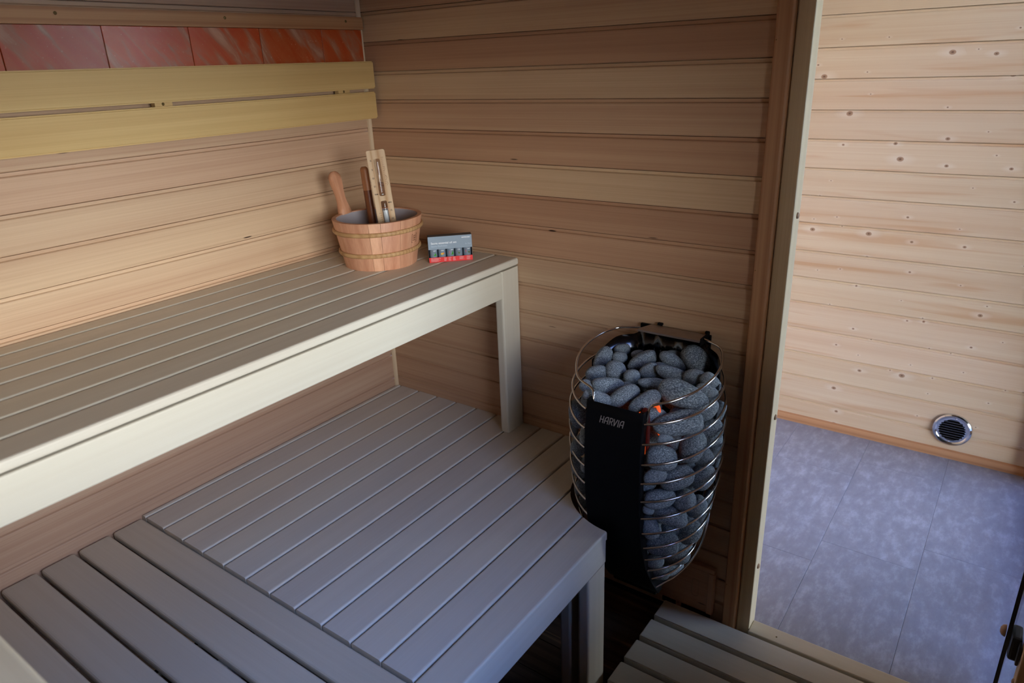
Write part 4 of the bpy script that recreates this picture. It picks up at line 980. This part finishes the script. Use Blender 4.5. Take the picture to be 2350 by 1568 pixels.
# ---- stones
STONES=[
('t', 0.8554, -0.1225, 0.793, 0.0318, 0.018, 55),
('t', 0.8785, -0.0664, 0.802, 0.0194, 0.014, 0),
('t', 0.892, -0.1012, 0.7964, 0.018, 0.0138, -10),
('t', 0.9118, -0.1594, 0.7871, 0.0246, 0.0226, 0),
('t', 0.8755, -0.1893, 0.7823, 0.0257, 0.0185, 15),
('t', 0.9273, -0.2235, 0.7768, 0.0378, 0.0189, -12),
('t', 0.9585, -0.1683, 0.7857, 0.0191, 0.0181, 30),
('t', 0.9768, -0.2478, 0.773, 0.0387, 0.0193, 30),
('t', 0.929, -0.2763, 0.7684, 0.033, 0.0165, -20),
('t', 0.8865, -0.2451, 0.7734, 0.015, 0.02, 60),
('t', 0.9483, -0.0955, 0.7973, 0.0364, 0.0187, 25),
('t', 0.9823, -0.1318, 0.7915, 0.0223, 0.0172, 20),
('t', 1.0176, -0.0752, 0.8006, 0.0349, 0.0174, -40),
('t', 1.0043, -0.042, 0.8059, 0.0188, 0.0104, 0),
('t', 1.059, -0.0445, 0.8055, 0.0369, 0.0277, -50),
('t', 1.0363, -0.1231, 0.7929, 0.038, 0.016, -22),
('t', 1.0868, -0.1136, 0.7944, 0.0247, 0.0178, 10),
('t', 1.0174, -0.1767, 0.7843, 0.0374, 0.0138, -8),
('t', 1.094, -0.1926, 0.7818, 0.0551, 0.0285, -25),
('t', 1.1284, -0.1231, 0.7929, 0.0252, 0.0174, -45),
('t', 1.1342, -0.1602, 0.787, 0.0266, 0.0171, -30),
('t', 1.0274, -0.2475, 0.773, 0.0361, 0.0171, 28),
('t', 1.143, -0.1602, 0.787, 0.015, 0.0132, 0),
('t', 0.9985, -0.1021, 0.7963, 0.0163, 0.0092, 0),
('t', 0.9242, -0.0725, 0.801, 0.0159, 0.0095, 10),
('r', 1.108, -0.2479, 0.7412, 0.053, 0.026, 8),
('r', 1.0964, -0.2848, 0.7178, 0.0175, 0.0111, 0),
('r', 1.1302, -0.2168, 0.6767, 0.038, 0.0266, 70),
('r', 1.1399, -0.1385, 0.6808, 0.0334, 0.0275, 60),
('r', 1.086, -0.2757, 0.6651, 0.0348, 0.0264, -8),
('r', 1.1453, -0.1822, 0.6368, 0.0223, 0.0213, 30),
('r', 1.0782, -0.2915, 0.626, 0.0246, 0.018, 25),
('r', 1.1129, -0.2483, 0.6097, 0.0373, 0.0258, 22),
('r', 1.1423, -0.1697, 0.5811, 0.0317, 0.0247, 45),
('r', 1.1443, -0.1777, 0.7537, 0.0284, 0.017, 55),
('r', 1.145, -0.1085, 0.7196, 0.0256, 0.0148, 70),
('r', 1.1503, -0.1247, 0.6448, 0.0298, 0.0139, 75),
('r', 1.1491, -0.1076, 0.5993, 0.0223, 0.0111, 80),
('r', 1.0867, -0.2789, 0.563, 0.0356, 0.0212, 5),
('r', 1.1253, -0.2286, 0.5451, 0.0244, 0.0225, 60),
('r', 1.1382, -0.1882, 0.5092, 0.027, 0.02, 55),
('r', 1.0694, -0.2981, 0.5416, 0.0135, 0.0125, 0),
('r', 1.1052, -0.2532, 0.5079, 0.0372, 0.0216, -20),
('r', 1.0682, -0.2822, 0.4841, 0.0276, 0.0197, 110),
('r', 1.1187, -0.1771, 0.4274, 0.0319, 0.0267, 60),
('r', 1.0847, -0.246, 0.4202, 0.0374, 0.0252, 5),
('r', 1.1323, -0.1286, 0.4479, 0.0292, 0.0146, 70),
('r', 1.0989, -0.1887, 0.3578, 0.0314, 0.023, 15),
('r', 1.0707, -0.2503, 0.3675, 0.0205, 0.0154, 0),
('r', 1.0874, -0.1259, 0.3275, 0.0293, 0.0195, 55),
('r', 1.0685, -0.2162, 0.3089, 0.0253, 0.0148, 8),
('r', 1.0663, -0.1313, 0.2678, 0.0287, 0.0176, 30),
('r', 1.1208, -0.1157, 0.4006, 0.0265, 0.0117, 75),
('r', 1.1371, -0.1111, 0.4777, 0.0292, 0.0115, 75),
('l', 0.8574, -0.2409, 0.6944, 0.035, 0.0206, 100),
('l', 0.8504, -0.2474, 0.6512, 0.0166, 0.0093, 80),
('l', 0.8771, -0.2668, 0.6309, 0.0287, 0.0184, 60),
('l', 0.9127, -0.2998, 0.6833, 0.0276, 0.0138, 75),
('l', 0.8591, -0.24, 0.5496, 0.0276, 0.0191, 110),
('l', 0.9143, -0.3043, 0.6079, 0.018, 0.01, 80),
('l', 0.8711, -0.2487, 0.5017, 0.0223, 0.017, 60),
('l', 0.8685, -0.233, 0.4516, 0.0195, 0.0152, 60)]

def pebble(seed, sub=3):
    bm = bmesh.new(); bmesh.ops.create_icosphere(bm, subdivisions=sub, radius=1.0)
    o = Vector((seed * 3.1, seed * 1.7, seed * 0.9)); rnd = random.Random(seed)
    ex = rnd.uniform(2.15, 2.7); sk = rnd.uniform(-.22, .22); sk2 = rnd.uniform(-.15, .15)
    for v in bm.verts:
        p = v.co.copy(); n_ = (abs(p.x) ** ex + abs(p.y) ** ex + abs(p.z) ** ex) ** (1 / ex)
        p = p / n_
        p *= 1 + 0.10 * noise.noise(p * 0.9 + o) + 0.035 * noise.noise(p * 2.2 + o * 2)
        p.y *= 1 + sk * p.x; p.z *= 1 + sk2 * p.x
        v.co = p
    return mesh_from_bm('sauna_stone', bm, M_STONE, True)
PEB = [pebble(s) for s in range(1, 11)]
cr, cu, cf = Vector((0.8117, 0.5830, -0.0363)), Vector((-0.1850, 0.3155, 0.9307)), Vector((-0.5540, 0.7487, -0.3640))
ORD = ['first', 'second', 'third', 'fourth', 'fifth', 'sixth', 'seventh', 'eighth', 'ninth', 'tenth']
def stone_labels():
    lab = {}
    wires = ['top', 'second', 'third', 'fourth', 'fifth', 'sixth', 'seventh', 'eighth', 'ninth', 'tenth', 'eleventh', 'twelfth']
    tops = [i for i, s in enumerate(STONES) if s[0] == 't']; tops.sort(key=lambda i: -(STONES[i][2] * 0.75 - STONES[i][1] * 0.45))
    rows = [tops[0:6], tops[6:12], tops[12:18], tops[18:]]; rn = ['back', 'second', 'third', 'front']
    for r_, nm in zip(rows, rn):
        for k, i in enumerate(sorted(r_, key=lambda i: STONES[i][1])): lab[i] = 'grey stone on top of the heater, %s row, %s from the left' % (nm, ORD[k])
    bins = {}
    for i, s in enumerate(STONES):
        if s[0] == 'r':
            z = s[3] - 0.17 * (s[2] + 0.32); b_ = max(0, min(11, sum(1 for q in wz if q > z))); bins.setdefault(b_, []).append(i)
    for b_, ii in bins.items():
        for k, i in enumerate(sorted(ii, key=lambda i: -STONES[i][6] * 0 + STONES[i][1])): lab[i] = 'heater stone right of the panel, just below the %s wire, %s from the panel' % (wires[b_], ORD[k])
    for k, i in enumerate(sorted([i for i, s in enumerate(STONES) if s[0] == 'l'], key=lambda i: -STONES[i][3])): lab[i] = 'dark heater stone left of the black panel, %s from the top' % ORD[k]
    return lab
LAB = stone_labels()
GRP = {'t': 'stones on top of the heater', 'r': 'stones right of the panel', 'l': 'stones left of the panel', 'd': 'stones inside the heater'}
special = {18: 'largest pale grey stone on top of the heater, right of the panel logo', 14: 'big speckled stone at the back right of the heater top', 0: 'upright long stone at the back left rim of the heater top', 7: 'long sausage-shaped stone just above the left of the panel top', 21: 'long stone just above the right of the panel top', 25: 'broad stone under the second wire, right of the panel top'}
rs_ = random.Random(11)
def put_stone(i, kind, p, a, b, th):
    t = math.radians(th)
    ax = cr * math.cos(t) + cu * math.sin(t); ay = -cr * math.sin(t) + cu * math.cos(t); az = ax.cross(ay)
    c = min(a, b) * rs_.uniform(.82, .98)
    # nudge the stone's own axes so it is not simply facing one way
    R = Matrix.Rotation(rs_.uniform(-.25, .25), 3, ax) @ Matrix.Rotation(rs_.uniform(-.2, .2), 3, ay)
    ax, ay, az = R @ ax, R @ ay, R @ az
    o = bpy.data.objects.new('sauna_stone', PEB[i % 10]); COL.objects.link(o)
    o.matrix_world = frame(p, ax * a, ay * b, az * c)
    tag(o, special.get(i) or LAB.get(i) or 'dark sauna stone deep inside the heater cage', 'stone', GRP[kind])
for i, (kind, x, y, z, a, b, th) in enumerate(STONES): put_stone(i, kind, (x, y, z), a * 1.03, b * 1.05, th)
# second layer that shows dark between them
k = 100
for z in (.34, .39, .44, .49, .54, .59, .64, .69, .735):
    R_ = RZ(z) - 0.062
    for d in (-58, -30, -2, 26, 205, 236):
        if R_ < 0.05: continue
        a = math.radians(d + rs_.uniform(-8, 8))
        put_stone(k, 'd', (HX + R_ * math.cos(a), HY + R_ * math.sin(a), z + rs_.uniform(-.012, .012)), rs_.uniform(.024, .032), rs_.uniform(.019, .025), rs_.uniform(0, 180)); k += 1
for x, y in ((.93, -.10), (.96, -.20), (1.02, -.22), (1.06, -.16), (1.05, -.08), (.98, -.07), (.90, -.17), (1.0, -.14), (1.10, -.15), (.90, -.24)):
    put_stone(k, 'd', (x, y, .748 + rs_.uniform(-.006, .006)), .034, .024, rs_.uniform(0, 180)); k += 1

# ================================================================== WALL VENT HATCH near the floor
VH = thing('vent_hatch', 'small wooden sliding vent hatch low on the wall under the heater', 'vent', (1.08, -0.01, 0.055))
obj('plate', box_mesh('plate', 0.155, 0.132, 0.009, M_CEDAR, 0.0015), VH, frame((0.985, -0.006, 0.062), XX, ZZ, (0, -1, 0)), (.8, .66, .6))
obj('guide_rail', box_mesh('guide_rail', 0.145, 0.014, 0.016, M_CEDAR, 0.002), VH, frame((0.993, -0.0005, 0.1945), XX, ZZ, (0, -1, 0)), (.8, .68, .62))
obj('guide_rail', box_mesh('guide_rail', 0.134, 0.017, 0.0185, M_CEDAR, 0.003), VH, frame((1.122, -0.0005, 0.062), ZZ, (-1, 0, 0), (0, -1, 0)) @ Matrix.Translation((0, -0.017, 0)), (.82, .7, .64))
bm = bmesh.new()
pts = rrect(-0.027, 0.027, -0.0085, 0.0085, 0.0083, 6)
a = [bm.verts.new((p[0], p[1], 0.0)) for p in pts]; b = [bm.verts.new((p[0] * .92, p[1] * .75, -0.004)) for p in pts]; c0 = [bm.verts.new((p[0] * 1.08, p[1] * 1.2, 0.0)) for p in pts]
for i in range(len(pts)):
    j = (i + 1) % len(pts); bm.faces.new((a[i], a[j], b[j], b[i])); bm.faces.new((c0[i], c0[j], a[j], a[i]))
bm.faces.new(b)
obj('finger_grip', mesh_from_bm('finger_grip', bm, M_CEDAR, True, 30), VH, frame((1.088, -0.0155, 0.132), ZZ, (-1, 0, 0), (0, -1, 0)), (.6, .5, .45))
obj('support_block', box_mesh('support_block', 0.012, 0.03, 0.014, M_CEDAR, 0.001), VH, frame((1.035, -0.0005, 0.040), XX, ZZ, (0, -1, 0)), (.8, .68, .6))
obj('opening', box_mesh('opening', 0.14, 0.05, 0.001, M_DARK), VH, frame((0.99, -0.0004, 0.034), XX, ZZ, (0, -1, 0)))  # flat dark sheet on the boards, stands in for the shaded slot

# ================================================================== CHROME VENT on the anteroom wall
CV = thing('wall_vent', 'round chrome air vent low on the spruce wall', 'vent', (1.5526, DA, 0.072))
Mc = frame((1.5526, DA - 0.0005, 0.1367), XX, ZZ, (0, -1, 0))
RV = 0.0645
obj('rim', lathe_mesh('rim', [(0.045, 0.003), (0.049, 0.0045), (0.052, 0.0085), (0.058, 0.0100), (0.063, 0.007), (RV, 0.001), (RV, 0.0)], M_CHROME, 48), CV, Mc)
obj('backing', lathe_mesh('backing', [(0.0, 0.0008), (0.050, 0.0008)], M_DARK, 32), CV, Mc)
for i in range(9):
    y = -0.040 + i * 0.0098; hw = math.sqrt(max(0.0001, 0.0495 ** 2 - y * y))
    bm = bmesh.new()
    q = [(y + 0.0006, 0.0056), (y + 0.0016, 0.0058), (y + 0.0022, 0.0016), (y + 0.0014, 0.0012)]
    a = [bm.verts.new((-hw, p[0], p[1])) for p in q]; b = [bm.verts.new((hw, p[0], p[1])) for p in q]
    for k_ in range(4): bm.faces.new((a[k_], a[(k_ + 1) % 4], b[(k_ + 1) % 4], b[k_]))
    bm.faces.new(a[::-1]); bm.faces.new(b)
    obj('slat', mesh_from_bm('slat', bm, M_CHROME), CV, Mc)
# scalloped inner plate
bm = bmesh.new(); n = 96; ro = [bm.verts.new((0.0515 * math.cos(2 * math.pi * i / n), 0.0515 * math.sin(2 * math.pi * i / n), 0.0062)) for i in range(n)]; ri = []
for i in range(n):
    a_ = 2 * math.pi * i / n; y = 0.045 * math.sin(a_); ph = math.cos(2 * math.pi * (y + 0.040) / 0.0098); r = 0.0425 - 0.0030 * ph * abs(math.cos(a_))
    ri.append(bm.verts.new((r * math.cos(a_), r * math.sin(a_), 0.0066)))
for i in range(n): j = (i + 1) % n; bm.faces.new((ro[i], ro[j], ri[j], ri[i]))
obj('face_ring', mesh_from_bm('face_ring', bm, M_CHROME), CV, Mc)
for x, y in ((0.006, 0.0475), (-0.004, -0.0475)): obj('screw', lathe_mesh('screw', [(0, 0.0015), (0.002, 0.001), (0.0028, 0)], M_CHROME, 10), CV, Mc @ Matrix.Translation((x, y, 0.0066)))

# ================================================================== GLASS DOOR, standing open into the anteroom
GD = thing('door_1', 'frameless glass sauna door standing open, seen edge-on at the right', 'door', (1.767, 0.06, 0.06), kind='structure')
dd = Vector((0.105, 1.0, 0)).normalized(); dn = Vector((1.0, -0.105, 0)).normalized()
d0 = Vector((1.763, 0.058, 0.062))
bm = bmesh.new(); add_box(bm, 0.003, 0.56, 0, 1.80, 0, 0.008)
obj('pane', mesh_from_bm('pane', bm, M_GLASS_DOOR), GD, frame(d0, dd, ZZ, dd.cross(Vector(ZZ))))
bm = bmesh.new(); add_box(bm, 0, 0.0028, 0, 1.80, 0, 0.008)
obj('edge_strip', mesh_from_bm('edge_strip', bm, M_BLACK_PLASTIC), GD, frame(d0, dd, ZZ, dd.cross(Vector(ZZ))))
for z in (0.222, 1.60):
    hg = obj('hinge', box_mesh('hinge', 0.052, 0.062, 0.020, M_BLACK_PLASTIC, 0.006), GD, frame((1.7715, 0.034, z), YY, ZZ, XX))
    obj('hinge_leaf', box_mesh('hinge_leaf', 0.03, 0.050, 0.006, M_BLACK_PLASTIC, 0.002), GD, frame((1.786, 0.016, z + 0.006), YY, ZZ, XX))
    obj('clamp_knob', lathe_mesh('clamp_knob', [(0, 0.011), (0.006, 0.0105), (0.0115, 0.007), (0.0135, 0.002), (0.0135, 0), (0, 0)], M_CAP, 20), GD, frame((1.7625, 0.078, z + 0.040), YY, ZZ, (-1, 0, 0)) )
for o in bpy.data.objects:
    if '_w' in o: del o['_w']
